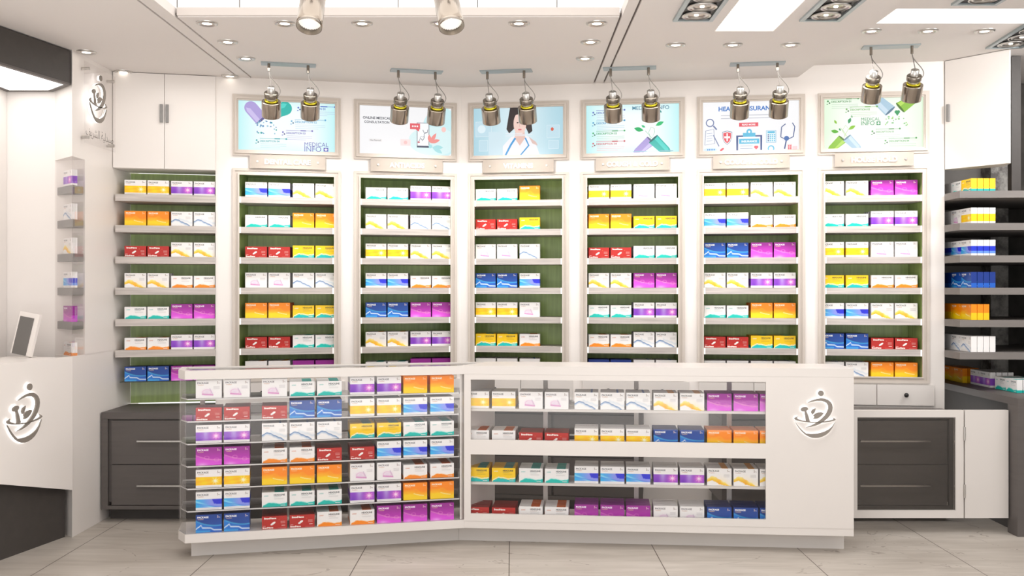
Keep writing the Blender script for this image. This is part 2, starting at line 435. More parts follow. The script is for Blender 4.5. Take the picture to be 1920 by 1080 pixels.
def carton(k, x, y, z, rz, sc, label, group):
    o = bpy.data.objects.new('medicine_box', CM[k]); C.objects.link(o); NBOX[0] += 1
    o.location = (x, y, z+.0006); o.rotation_euler = (0, 0, rz); o.scale = (sc, sc, sc)
    return tag(o, label, 'medicine box', group)
def back_carton(k, x, y, z, rz, sc, front=False):
    carton_solid(STUFF, k, D[k][0], Matrix.Translation((x, y, z+.0006)) @ Matrix.Rotation(rz, 4, 'Z') @ Matrix.Scale(sc, 4), front)
ORD = ['first', 'second', 'third', 'fourth', 'fifth', 'sixth', 'seventh', 'eighth', 'ninth', 'tenth', 'eleventh', 'twelfth']
SHF = ['top shelf', 'second shelf down', 'third shelf down', 'fourth shelf down', 'fifth shelf down', 'sixth shelf down', 'bottom shelf']

# ------------------------------------------------------------------ plan of the back wall: two straight runs meeting at a bend
TL, TR = math.radians(12.83), math.radians(8.5)
B = Vector((-.350, 6.877)); CEZ, CEH = 2.835, 2.91
class Run:
    def __init__(s, O, th, c, e=0): s.O = Vector(O); s.d = Vector((math.cos(th), math.sin(th))); s.n = Vector((-s.d.y, s.d.x)); s.th = th
    def at(s, px, e=0.):
        x = (px-960)/F; O = s.O+s.n*e
        return (x*O.y-O.x)/(s.d.x-x*s.d.y)
    def pt(s, u, e=0.): return s.O+s.d*u+s.n*e
    def shear(s, e): return e*math.tan(s.th)       # sideways shift (along u) of a point e deep, for recesses running straight away from the shop front
RL_, RR_ = Run(B, TL, 0), Run(B, -TR, 0)

floor = G().box(-6, 6, -1.2, 8.2, -.05, 0); struct('floor', floor, FLOOR)

SH_Z = [2.0525, 1.8525, 1.6520, 1.4515, 1.2505, 1.0505]
DEP = .27
bays = [  # run, outer frame px, box left px, box rows, name used in labels, name of sign
 (RL_, 436, 638.5, (459.8, 503.4, 549.0, 591.6), ['BB BB Y Y', 'HT HT O O', 'R R HY HY', 'P P B B', 'O O HY HY', 'R R HT HT', 'Y Y M M'], 'Dental Care bay', 'DENTAL CARE'),
 (RL_, 663.5, 856, (685.7, 726.9, 770, 810.2), ['HT HT VB VB', 'Y Y B B', 'YB YB Y Y', 'BB BB HO HO', 'N N M M', 'Y Y VB VB', 'HT HT M M'], 'Antiacids bay', 'ANTIACIDS'),
 (RR_, 878.5, 1066.5, (892, 932, 974.2), ['HT HT O', 'R R HY', 'P P B', 'N N BB', 'YB YB P', 'HY HY HO', 'P P B'], 'Vitamins bay', 'VITAMINS'),
 (RR_, 1089, 1284, (1103.7, 1144.8, 1188, 1229.6), ['YB YB P P', 'O O HY HY', 'R R HT HT', 'Y Y M M', 'HT HT VB VB', 'HO HO B B', 'N N B B'], 'fourth framed bay', 'COUGH & COLD'),
 (RR_, 1307, 1509, (1320.4, 1363, 1408, 1451.2), ['YB YB Y Y', 'BB BB HO HO', 'N N M M', 'Y Y VB VB', 'HT HT O O', 'R R HY HY', 'BB BB B B'], 'fifth framed bay', 'COUGH & COLD'),
 (RR_, 1533.5, 1742, (1541, 1586.4, 1633.6, 1678.2), ['Y Y M M', 'HT HT VB VB', 'YB YB P P', 'HY HY HO HO', 'BB BB Y Y', 'N N R R', 'B B O O'], 'House Hold bay', 'HOUSE HOLD'),
]
def wall_run(name, run, u0, u1, holes, ztop):
    g = G(); X = Matrix.Translation((run.O.x, run.O.y, 0)) @ Matrix.Rotation(run.th, 4, 'Z')
    T = .012
    g.box(u0, u1, 0, T, 0, .845, X=X); g.box(u0, u1, 0, T, 2.228, ztop, X=X)
    e = [u0]+[q for h in holes for q in h]+[u1]
    for a, b in zip(e[::2], e[1::2]): g.box(a, b, 0, T, .845, 2.228, X=X)
    return struct(name, g, WALLW)
holes = {0: [], 1: []}
GAP = .002

def shelving_bay(i, run, p0, p1, bx, rows, nm, sign):
    u0, u1 = run.at(p0), run.at(p1); uc = (u0+u1)/2; w = (u1-u0)/2
    holes[0 if run is RL_ else 1].append((u0+.012, u1-.012))
    p = run.pt(uc, 0)
    order = ['leftmost', 'second', 'third', 'fourth', 'fifth', 'rightmost'][i]
    t = thing('shelving_bay', f'white framed green shelving bay, {order} of six, below the {sign.lower()} sign', 'shelving', (p.x, p.y, .834), run.th, 'framed shelving bays in the back wall')
    z0, z1 = 0, 2.238-.834; b = .044
    g = G()
    for (q, wd, y0, y1) in ((0, .017, -.016, 0), (.017, .016, -.010, 0), (.033, .011, -.020, .0)):
        g.box(-w+q, -w+q+wd, y0, y1, z0+q, z1-q); g.box(w-q-wd, w-q, y0, y1, z0+q, z1-q)
        g.box(-w+q+wd, w-q-wd, y0, y1, z1-q-wd, z1-q); g.box(-w+q+wd, w-q-wd, y0, y1, z0+q, z0+q+wd*(1.0 if q < .03 else .7))
    g.build('frame', FRAME, t)
    iw = w-b; lip = .016; s = lambda y: run.shear(y)
    L = lambda y: -iw-lip+s(y)
    R = lambda y: iw+lip+s(y)
    zb, zt = .0415-.012, z1-b+.014
    g = G(); tb = .008
    g.prism([(L(DEP)-.008, DEP), (R(DEP)+.008, DEP), (R(DEP)+.008, DEP+.01), (L(DEP)-.008, DEP+.01)], zb, zt); g.build('back_panel', GREEN, t)
    for q, sg in ((L, -1), (R, 1)):
        G().prism([(q(0.0), 0.0), (q(0.0)+sg*tb, 0.0), (q(DEP)+sg*tb, DEP), (q(DEP), DEP)], zb, zt).build('side_panel', GREEN, t)
    G().prism([(L(0), 0), (R(0), 0), (R(DEP), DEP), (L(DEP), DEP)], zt, zt+.008).build('top_panel', GREEN, t)
    G().prism([(L(0), 0), (R(0), 0), (R(DEP), DEP), (L(DEP), DEP)], zb-.008, zb).build('bottom_panel', WOOD, t)
    for z in SH_Z:
        zz = z-.834; y0 = -.006; ec = .010
        o = G().prism([(-iw+ec, y0), (iw-ec, y0), (iw-ec, .0), (R(.004)-.001, .004), (R(DEP)-.001, DEP-.001), (L(DEP)+.001, DEP-.001), (L(.004)+.001, .004), (-iw+ec, .0)], zz-.0415, zz).build('shelf', WOOD, t)
        g = G()
        for sx in (-1, 1): g.box(min(sx*iw, sx*(iw-ec)), max(sx*iw, sx*(iw-ec)), y0-.001, .0, zz-.0415, zz)
        g.build('end_cap', LETTER, o)
    # cartons
    e = .038; sc = 1.05
    for r, row in enumerate(rows):
        z = SH_Z[r] if r < 6 else .834+zb
        ks = row.split()
        for c, k in enumerate(ks):
            u = run.at(bx[c], e)+BW*sc/2
            for d in range(4):
                q = run.pt(u, e+BT*sc/2)+Vector((0, 1))*(d*.0395)
                if d == 0 and (r < 6 or i == 5) and not (i == 5 and r == 6 and c == 0):
                    carton(k, q.x, q.y, z, run.th, sc, f'{D[k][7]}, {ORD[c]} from left, {SHF[r]}, {nm}', f'medicine boxes in the {nm}')
                else: back_carton(k, q.x, q.y, z, run.th, sc, front=(d == 0))
for i, b in enumerate(bays): shelving_bay(i, *b)

# wall skins
uL0 = RL_.at(404); uR1 = RR_.at(1771)
wall_run('wall_backleft', RL_, uL0, 0, holes[0], CEZ+.01)
wall_run('wall_backright', RR_, 0, uR1, holes[1], CEH+.01)

# ------------------------------------------------------------------ light box posters, sign plates, drawers
def capsule(a, x, z, ln, r, ang, col, col2, dark):
    """half capsule: flat open end at (x,z), round end pointing along ang"""
    c, s = math.cos(ang), math.sin(ang); T = lambda p, q: (x+p*c-q*s, z+p*s+q*c)
    def half(r_, l_):
        pts = [(0, -r_), (l_-r_, -r_)]+[(l_-r_+r_*math.sin(t), -r_*math.cos(t)) for t in [PI*k/12 for k in range(1, 12)]]+[(l_-r_, r_), (0, r_)]
        return [T(*q) for q in pts]
    a.poly(half(r, ln), col); 
    a.poly([T(0, r*.15), T(ln-r, r*.15), T(ln-.5*r, r*.55), T(ln-r, r*.8), T(0, r*.8)], col2)
    pts = [T(.18*r*math.cos(t), r*math.sin(t)) for t in [2*PI*k/20 for k in range(20)]]; a.poly(pts, dark)
def leaf(a, x, z, ln, w, ang, col):
    c, s = math.cos(ang), math.sin(ang); n = 8; up = [(ln*k/n, w*math.sin(PI*k/n)) for k in range(n+1)]; dn = [(p, -q*.8) for p, q in up[1:-1]][::-1]
    a.poly([(x+p*c-q*s, z+p*s+q*c) for p, q in up+dn], col)
def desc(a, x, z, n, col, w=.20, txt=True):
    a.rect(x+.03, z+.028, x+w, z+.031, mixc(col, (1, 1, 1), .25)); a.rect(x+w*.62, z+.026, x+w*.8, z+.033, col); a.ell(x+w, z+.03, .006, .006, col)
    a.text('DESCRIPTION 0%d' % n, x+.032, z+.006, w*.62, col, .02)
    for k in range(3): a.rect(x+.034, z-.008-.012*k, x+w*(1.0 if k < 2 else .8), z-.0055-.012*k, mixc(col, (1, 1, 1), .62))
    a.ell(x+.010, z+.016, .006, .006, mixc(col, (1, 1, 1), .1)); a.ell(x+.020, z+.004, .005, .005, mixc(col, (.1, .1, .2), .4)); a.rect(x+.002, z-.006, x+.011, z-.001, col)
def poster(i, run, w, h):
    """returns art on a w x h sheet, origin at its centre"""
    g = G(); a = Art(g, -.0, .00025)
    X = lambda u: (u-.5)*w
    Z = lambda v: (v-.5)*h
    if i in (0, 3, 5):
        edge = (.62, .93, .95) if i != 5 else (.83, .97, .80); mid = (.97, 1, 1) if i != 5 else (.98, 1, .97)
        a.field(X(0), Z(0), X(1), Z(1), 24, 14, lambda u, v: mixc(mid, edge, max(0, 1.9*max(abs(u-.5), .8*abs(v-.5))-.42)**1.3*1.4))
    elif i == 2:
        a.field(X(0), Z(0), X(1), Z(1), 24, 14, lambda u, v: mixc((.66, .83, .89), (.86, .94, .97), gs(u-.5, .35)))
    else: a.rect(X(0), Z(0), X(1), Z(1), (.97, .97, .98))
    lav, lav2, teal, teal2, vio = (.68, .62, .86), (.80, .75, .93), (.10, .72, .68), (.30, .84, .80), (.40, .38, .72)
    if i == 0:
        capsule(a, X(.235), Z(.62), .145, .043, math.radians(131), lav, lav2, (.35, .33, .55)); capsule(a, X(.38), Z(.80), .11, .045, math.radians(20), teal, teal2, (.05, .45, .45))
        rnd = random.Random(3)
        for k in range(26): a.ell(X(.17+.22*rnd.random()), Z(.34+.26*rnd.random()), .003+.004*rnd.random(), .003+.004*rnd.random(), rnd.choice([(.15, .65, .65), (.35, .55, .75), (.55, .75, .85)]), n=8)
        desc(a, X(.60), Z(.84), 1, (.25, .40, .78), .25); desc(a, X(.53), Z(.56), 2, (.40, .68, .85), .23); desc(a, X(.44), Z(.33), 3, (.46, .42, .75), .20); desc(a, X(.17), Z(.15), 4, (.20, .66, .70), .20)
        a.text('MEDICAL', X(.68), Z(.105), .25*w, vio, .0); a.text('INFO', X(.68), Z(.0), .175*w, vio, .0)
        a.rect(X(.88), Z(.01), X(.93), Z(.085), vio); a.rect(X(.898), Z(.025), X(.912), Z(.07), (1, 1, 1)); a.rect(X(.888), Z(.04), X(.922), Z(.055), (1, 1, 1))
    elif i == 1:
        a.ell(X(.90), Z(.50), .14, .17, (.80, .94, .96)); a.ell(X(.80), Z(.30), .17, .10, (.86, .96, .97)); 
        a.text('ONLINE MEDICAL', X(.185), Z(.72), .30*w, (.20, .21, .28), .02, align=1); a.text('CONSULTATION', X(.185), Z(.635), .27*w, (.20, .21, .28), .02, align=1)
        a.rect(X(.10), Z(.26), X(.24), Z(.31), (.93, .92, .92)); a.text('Get Started', X(.115), Z(.27), .11*w, (.3, .3, .35))
        a.rect(X(.62), Z(.16), X(.755), Z(.68), (.25, .28, .38)); a.rect(X(.626), Z(.20), X(.749), Z(.67), (.98, .99, 1))
        a.rect(X(.545), Z(.54), X(.655), Z(.66), (.90, .36, .40)); a.poly([(X(.60), Z(.545)), (X(.645), Z(.545)), (X(.645), Z(.49))], (.90, .36, .40))
        for k in range(3): a.ell(X(.575+.025*k), Z(.60), .006, .006, (1, 1, 1), n=12)
        a.line([(X(.64), Z(.28)), (X(.66), Z(.36)), (X(.68), Z(.30)), (X(.70), Z(.36)), (X(.70), Z(.45)), (X(.735), Z(.48)), (X(.74), Z(.54))], .0035, (.25, .28, .38))
        a.line([(X(.735), Z(.48)), (X(.70), Z(.47)), (X(.685), Z(.53))], .0035, (.25, .28, .38)); a.ell(X(.64), Z(.27), .008, .006, (.8, .4, .45))
        a.line([(X(.655), Z(.37)), (X(.67), Z(.40)), (X(.68), Z(.375)), (X(.69), Z(.40)), (X(.70), Z(.36)), (X(.68), Z(.32)), (X(.655), Z(.37))], .002, (.3, .3, .4))
        for an, L in ((20, .07), (60, .08), (100, .06)): leaf(a, X(.77), Z(.26), L, .014, math.radians(an), (.95, .58, .56))
        for an, L in ((-30, .08), (0, .075), (150, .03)): leaf(a, X(.79), Z(.17), L, .016, math.radians(an), (.66, .88, .90))
        a.rect(X(.44), Z(.19), X(.55), Z(.32), (.99, .90, .90)); a.ell(X(.495), Z(.255), .012, .012, (.97, .78, .78))
        a.ell(X(.915), Z(.55), .016, .018, (.98, .80, .78))
    elif i == 2:
        for q in ((.02, .40, .20, .72, .10), (.06, .10, .16, .33, .12), (.82, .35, .96, .62, .10), (.84, .12, .95, .30, .1)):
            a.rect(X(q[0]), Z(q[1]), X(q[2]), Z(q[3]), (.76, .88, .93)); a.frame(X(q[0]), Z(q[1]), X(q[2]), Z(q[3]), .002, (.92, .97, .99))
        a.ell(X(.09), Z(.56), .028, .028, (.88, .95, .98)); a.ell(X(.88), Z(.53), .010, .012, (.85, .35, .25))
        hair, skin, coat, blue = (.16, .11, .12), (.95, .82, .78), (.96, .96, .98), (.20, .60, .85)
        a.poly([(X(.30), Z(0)), (X(.33), Z(.20)), (X(.42), Z(.38)), (X(.50), Z(.42)), (X(.60), Z(.40)), (X(.68), Z(.30)), (X(.72), Z(.12)), (X(.74), Z(0))], coat)
        a.poly([(X(.41), Z(1)), (X(.39), Z(.78)), (X(.37), Z(.55)), (X(.40), Z(.46)), (X(.48), Z(.60)), (X(.58), Z(.60)), (X(.62), Z(.44)), (X(.66), Z(.50)), (X(.645), Z(.75)), (X(.63), Z(1))], hair)
        a.poly([(X(.47), Z(.52)), (X(.46), Z(.36)), (X(.52), Z(.20)), (X(.58), Z(.36)), (X(.57), Z(.52))], mixc(skin, (.8, .6, .55), .25))
        a.ell(X(.52), Z(.66), .044, .078, skin); a.poly([(X(.45), Z(1)), (X(.44), Z(.75)), (X(.47), Z(.84)), (X(.56), Z(.88)), (X(.60), Z(.72)), (X(.62), Z(1))], hair)
        a.ell(X(.495), Z(.68), .007, .004, (.25, .18, .18)); a.ell(X(.545), Z(.68), .007, .004, (.25, .18, .18)); a.line([(X(.52), Z(.66)), (X(.515), Z(.60)), (X(.525), Z(.59))], .003, (.85, .68, .64)); a.ell(X(.52), Z(.535), .013, .005, (.85, .40, .45))
        a.line([(X(.47), Z(.36)), (X(.42), Z(.22)), (X(.36), Z(0))], .013, blue); a.line([(X(.58), Z(.36)), (X(.62), Z(.2)), (X(.53), Z(.0))], .010, blue)
        a.poly([(X(.62), Z(.38)), (X(.70), Z(.27)), (X(.72), Z(.19)), (X(.66), Z(.24))], mixc(skin, (.7, .6, .6), .3))
        for k, (u0_, u1_) in enumerate(((.36, .60), (.40, .66), (.36, .55))): a.rect(X(u0_), Z(.40+.025*k), X(u1_), Z(.412+.025*k), (.93, .95, .98))
        a.rect(X(.17), Z(.0), X(.33), Z(.50), (.82, .91, .95))
    elif i == 3:
        capsule(a, X(.70), Z(.25), .15, .036, math.radians(225), lav, lav2, (.40, .36, .55)); capsule(a, X(.725), Z(.28), .15, .038, math.radians(-48), teal, teal2, (.05, .42, .42))
        a.ell(X(.58), Z(.03), .05, .004, (.62, .75, .85)); a.ell(X(.86), Z(.03), .05, .004, (.55, .75, .80))
        a.line([(X(.70), Z(.26)), (X(.675), Z(.42)), (X(.70), Z(.52)), (X(.735), Z(.50)), (X(.74), Z(.42)), (X(.71), Z(.30)), (X(.64), Z(.45))], .002, (.25, .70, .45))
        for x_, z_, l_, w_, an, cc in ((.62, .46, .065, .016, 165, (.10, .70, .40)), (.64, .52, .03, .008, 150, (.15, .75, .5)), (.75, .55, .060, .014, 25, (.15, .75, .45)), (.775, .68, .045, .012, 80, (.10, .66, .60)), (.81, .81, .02, .006, 110, (.1, .6, .6))): leaf(a, X(x_), Z(z_), l_, w_, math.radians(an), cc)
        a.text('MEDICAL', X(.50), Z(.885), .225*w, (.12, .45, .58), .005); a.text('INFO', X(.765), Z(.885), .13*w, (.12, .45, .58), .005)
        for k, cc in enumerate(((.30, .38, .75), (.25, .60, .80), (.22, .66, .40), (.80, .32, .36))): desc(a, X(.06), Z(.80-.215*k), k+1, cc, .22)
    elif i == 4:
        bl, lb, rd, nv = (.12, .45, .78), (.35, .74, .88), (.90, .32, .38), (.22, .32, .55)
        a.text('HEALTH INSURANCE', X(.165), Z(.81), .62*w, bl, .03)
        for k in range(2): a.rect(X(.19), Z(.715-.06*k), X(.81), Z(.728-.06*k), (.72, .73, .78))
        a.rect(X(.38), Z(.49), X(.58), Z(.57), rd); a.text('READ MORE', X(.41), Z(.51), .14*w, (1, 1, 1), .03)
        a.loop(X(.075), Z(.58), .024, .024, .007, (.42, .48, .66)); a.line([(X(.11), Z(.52)), (X(.145), Z(.44))], .010, (.42, .48, .66))
        a.poly([(X(.03), Z(.42)), (X(.115), Z(.45)), (X(.125), Z(.16)), (X(.02), Z(.13))], (.96, .97, 1))
        a.line([(X(.03), Z(.42)), (X(.115), Z(.45)), (X(.125), Z(.16)), (X(.02), Z(.13)), (X(.03), Z(.42))], .003, nv); a.line([(X(.11), Z(.33)), (X(.17), Z(.10))], .007, (.5, .55, .7))
        for k in range(4): a.line([(X(.04), Z(.36-.05*k)), (X(.10), Z(.37-.05*k))], .002, (.5, .55, .7))
        sh = [(-.5, .45), (0, .55), (.5, .45), (.48, 0), (.3, -.35), (0, -.55), (-.3, -.35), (-.48, 0)]
        for k, cc in ((1.0, nv), (.92, (1, 1, 1)), (.80, rd)): a.poly([(X(.255)+p*.064*k, Z(.27)+q*.085*k) for p, q in sh], cc)
        a.rect(X(.248), Z(.20), X(.262), Z(.36), (1, 1, 1)); a.rect(X(.225), Z(.26), X(.285), Z(.30), (1, 1, 1))
        a.rect(X(.35), Z(0), X(.62), Z(.31), nv); a.rect(X(.37), Z(0), X(.60), Z(.28), (.97, .98, 1)); a.rect(X(.42), Z(.28), X(.55), Z(.36), lb); a.ell(X(.485), Z(.38), .018, .02, lb); a.ell(X(.485), Z(.38), .007, .008, (1, 1, 1))
        a.rect(X(.38), Z(.14), X(.59), Z(.24), lb); a.text('INSURANCE', X(.405), Z(.165), .16*w, (1, 1, 1), .04)
        for k in range(2): a.rect(X(.39), Z(.09-.05*k), X(.52), Z(.10-.05*k), (.6, .65, .75))
        a.ell(X(.55), Z(.07), .009, .009, rd); a.ell(X(.565), Z(.07), .009, .009, rd); a.poly([(X(.535), Z(.06)), (X(.58), Z(.06)), (X(.5575), Z(.02))], rd)
        a.rect(X(.66), Z(.15), X(.765), Z(.40), (.62, .78, .88)); a.rect(X(.667), Z(.165), X(.758), Z(.39), (.92, .97, 1)); a.rect(X(.675), Z(.34), X(.75), Z(.38), lb)
        for k in range(16): a.rect(X(.676+.021*(k % 4)), Z(.18+.038*(k//4)), X(.690+.021*(k % 4)), Z(.205+.038*(k//4)), lb if k % 4 else nv)
        a.line([(X(.86), Z(.52)), (X(.82), Z(.46)), (X(.81), Z(.26)), (X(.87), Z(.20)), (X(.94), Z(.26)), (X(.955), Z(.46)), (X(.93), Z(.54))], .006, nv); a.line([(X(.87), Z(.22)), (X(.85), Z(.02))], .008, nv); a.ell(X(.87), Z(.23), .016, .016, (.3, .45, .7))
        a.ell(X(.08), Z(.03), .045, .012, (.85, .93, .98)); 
        for k in range(5): a.ell(X(.05+.018*k), Z(.03), .004, .006, (.25, .55, .85), n=8)
        a.ell(X(.20), Z(.03), .015, .007, rd, .6); a.rect(X(.25), Z(0), X(.33), Z(.06), (.93, .95, .97)); a.loop(X(.71), Z(.03), .018, .018, .008, lb); a.rect(X(.88), Z(0), X(.925), Z(.11), (.97, .80, .80)); a.rect(X(.93), Z(0), X(.98), Z(.07), (.95, .85, .86))
        for k in range(6): a.ell(X(.892+.02*(k % 2)), Z(.02+.03*(k//2)), .004, .004, rd, n=8)
    else:
        gr, gd, bb = (.55, .76, .20), (.18, .60, .36), (.68, .80, .88)
        capsule(a, X(.19), Z(.20), .12, .032, math.radians(228), gr, (.70, .86, .35), (.28, .45, .08)); capsule(a, X(.235), Z(.22), .12, .030, math.radians(-50), bb, (.80, .88, .94), (.40, .52, .62))
        a.line([(X(.20), Z(.22)), (X(.25), Z(.40)), (X(.22), Z(.47)), (X(.19), Z(.38)), (X(.245), Z(.22))], .002, gr); a.line([(X(.22), Z(.25)), (X(.17), Z(.42))], .002, gr)
        for x_, z_, l_, w_, an, cc in ((.15, .34, .05, .013, 170, (.35, .70, .15)), (.25, .38, .05, .012, 30, (.55, .78, .2)), (.25, .50, .04, .011, 70, gd), (.13, .50, .03, .008, 120, gr), (.29, .62, .016, .006, 120, gd), (.17, .36, .02, .006, 120, gd)): leaf(a, X(x_), Z(z_), l_, w_, math.radians(an), cc)
        capsule(a, X(.67), Z(.73), .15, .040, math.radians(133), bb, (.80, .88, .94), (.35, .48, .58)); capsule(a, X(.77), Z(.79), .14, .040, math.radians(40), gr, (.72, .88, .35), (.28, .45, .08))
        a.ell(X(.730), Z(.71), .010, .010, gd); a.ell(X(.752), Z(.71), .010, .010, gd); a.poly([(X(.716), Z(.70)), (X(.766), Z(.70)), (X(.741), Z(.63))], gd)
        rnd = random.Random(5)
        for k in range(22): a.ell(X(.62+.22*rnd.random()), Z(.42+.2*rnd.random()), .003+.003*rnd.random(), .003+.003*rnd.random(), rnd.choice([(.45, .75, .45), (.65, .85, .5)]), n=8)
        a.text('MEDICAL', X(.375), Z(.545), .19*w, gd); a.text('INFO', X(.375), Z(.455), .135*w, gd); a.rect(X(.53), Z(.455), X(.57), Z(.525), gd); a.rect(X(.544), Z(.468), X(.556), Z(.512), (1, 1, 1)); a.rect(X(.535), Z(.483), X(.565), Z(.497), (1, 1, 1))
        desc(a, X(.02), Z(.90), 1, (.25, .55, .28), .20); desc(a, X(.21), Z(.73), 2, (.45, .70, .35), .20); desc(a, X(.47), Z(.28), 3, (.35, .62, .35), .18); desc(a, X(.60), Z(.09), 4, (.35, .62, .35), .20)
    return g
PDESC = ['cyan medical info light box poster with lavender capsule, leftmost', 'white online medical consultation light box poster with phone drawing', 'pale blue light box poster showing a person in a white coat',
         'cyan medical info light box poster with crossing capsules and leaves', 'white health insurance light box poster with clipboard and icons', 'pale green medical info light box poster with capsules, rightmost']
for i, (run, p0, p1, bx, rows, nm, sign) in enumerate(bays):
    u0, u1 = run.at(p0), run.at(p1); uc = (u0+u1)/2; w = (u1-u0)/2; p = run.pt(uc)
    zb, zt = 2.321, 2.722; h = (zt-zb)/2
    t = thing('light_box_poster', PDESC[i], 'poster', (p.x, p.y, (zb+zt)/2), run.th, 'backlit posters above the shelving bays')
    g = G()
    for (q, wd, y0) in ((0, .014, -.016), (.014, .014, -.026), (.028, .010, -.018)):
        g.box(-w+q, -w+q+wd, y0, 0, -h+q, h-q); g.box(w-q-wd, w-q, y0, 0, -h+q, h-q); g.box(-w+q+wd, w-q-wd, y0, 0, h-q-wd, h-q); g.box(-w+q+wd, w-q-wd, y0, 0, -h+q, -h+q+wd)
    g.build('frame', FRAME, t)
    iw, ih = w-.038, h-.037
    art = poster(i, run, 2*iw, 2*ih)
    for q in art.v: q.y -= .004; q.x = max(-iw, min(iw, q.x)); q.z = max(-ih, min(ih, q.z))
    art.build('printed_panel', POSTER, t, attr=True)
    # sign plate standing off the wall between poster and bay
    us = uc+(.004 if i < 3 else 0); p = run.pt(us, 0)
    t = thing('shelf_sign', f'beige acrylic sign plate reading {sign.lower()}, {["leftmost", "second", "third", "fourth", "fifth", "rightmost"][i]} of the six signs', 'sign', (p.x, p.y, 2.282), run.th, 'sign plates above the shelving bays')
    G().box(-.245, .245, -.034, -.029, -.044, .044).build('plate', PLATE, t)
    g = G(); v, f, tw, th = glyphs(sign, .02); k = min(.034/th, .34/tw)
    for y0, y1 in ((-.043, -.0345),):
        n = len(v); g.add([((a-tw/2)*k, y0, b*k-.017) for a, b in v], f)
        g.add([((a-tw/2)*k+.0012, y1, b*k-.0182) for a, b in v], f, mi=1)  # offset copy on the plate stands in for the letters' cast shadow
    g.build('lettering', [LETTER, FRAME], t)
    for sx in (-1, 1):
        G().rod((sx*.195, 0, 0), (sx*.195, -.042, 0), .0075, 12).build('standoff_screw', STEEL, t)
    # two drawers below the bay
    wd = w*1.03; p = run.pt(uc+.02)
    t = thing('drawer_unit', f'white drawer pair with black knobs under the {nm}', 'drawers', (p.x, p.y, .692), run.th, 'white drawers under the shelving bays')
    for sx in (-1, 1):
        c = sx*wd/2
        o = G().box(c-wd/2+.0025, c+wd/2-.0025, -.018, -.0005, 0, .132).build('drawer', COUNTER, t)
        G().lathe([(.004, 0), (.005, .01), (.013, .016), (.015, .022), (.010, .030), (0, .031)], 16, X=Matrix.Translation((c, -.018, .068)) @ Matrix.Rotation(PI/2, 4, 'X')).build('knob', BLACK, o)

# ------------------------------------------------------------------ left alcove with shelves, cupboard above, dark cabinet below
run = RL_
ua, ub = run.at(214), run.at(404); uc = (ua+ub)/2; w = (ub-ua)/2; p = run.pt(uc)
t = thing('shelving_alcove', 'open green backed shelving alcove beside the white side wall', 'shelving', (p.x, p.y, .681), run.th)
s = run.shear; H = 2.216-.681
G().prism([(-w+s(DEP), DEP), (w+s(DEP), DEP), (w+s(DEP), DEP+.01), (-w+s(DEP), DEP+.01)], 0, H).build('back_panel', GREEN, t)
G().prism([(w, .0), (w+.01, .0), (w+.01+s(DEP), DEP), (w+s(DEP), DEP)], 0, H).build('side_panel', WHITE, t)
for z in SH_Z:
    zz = z-.681
    G().prism([(-w+.008, -.012), (w-.001, -.012), (w-.001, 0), (w+s(DEP)-.001, DEP-.001), (-w+s(DEP)+.008, DEP-.001)], zz-.045, zz).build('shelf', WOOD, t)
zz = .8465-.681
G().prism([(-w+.03, .02), (w-.001, .02), (w+s(DEP)-.001, DEP-.001), (-w+s(DEP)+.008, DEP-.001)], zz-.006, zz).build('glass_shelf', GLASSE, t)
for r, row in enumerate(['YB YB VB VB', 'O O B B', 'R R Y Y', 'Y Y HO HO', 'HT HT M M', 'HO HO VB VB', 'N N M M']):
    z = SH_Z[r] if r < 6 else .8465; e = .02 if r < 6 else .03
    for c, k in enumerate(row.split()):
        sc = .99; u = run.at((233.5, 276.5, 321, 363.5)[c], e)+BW*sc/2
        for d in range(3):
            q = run.pt(u, e+BT*sc/2)+Vector((0, 1))*(d*.0395)
            if u+BW*sc/2 > ub+.02 and d == 0: q = run.pt(ub-BW*sc/2-.003, e+BT*sc/2)
            if d == 0: carton(k, q.x, q.y, z, run.th, sc, f'{D[k][7]}, {ORD[c]} from left, {SHF[r]}, left alcove', 'medicine boxes in the left alcove')
            else: back_carton(k, q.x-(.02 if c == 3 else 0), q.y, z, run.th, sc)
t = thing('wall_cupboard', 'white double door wall cupboard above the left alcove', 'cupboard', (p.x, p.y, 2.218), run.th)
G().prism([(-w-.004, .0), (w, .0), (w+s(.26), .26), (-w+s(.26), .26)], 0, CEZ-2.218-.002).build('carcass', WHITE, t)
hd = run.at(309)-uc
for a, b, hx_ in ((-w-.004, hd-.0015, run.at(303.3)-uc), (hd+.0015, w, run.at(314.3)-uc)):
    o = G().box(a, b, -.018, -.001, .002, CEZ-2.218-.004).build('door', WHITE, t)
    G().box(hx_-.009, hx_+.009, -.036, -.018, .30, .415).build('handle', SHELFG, o)

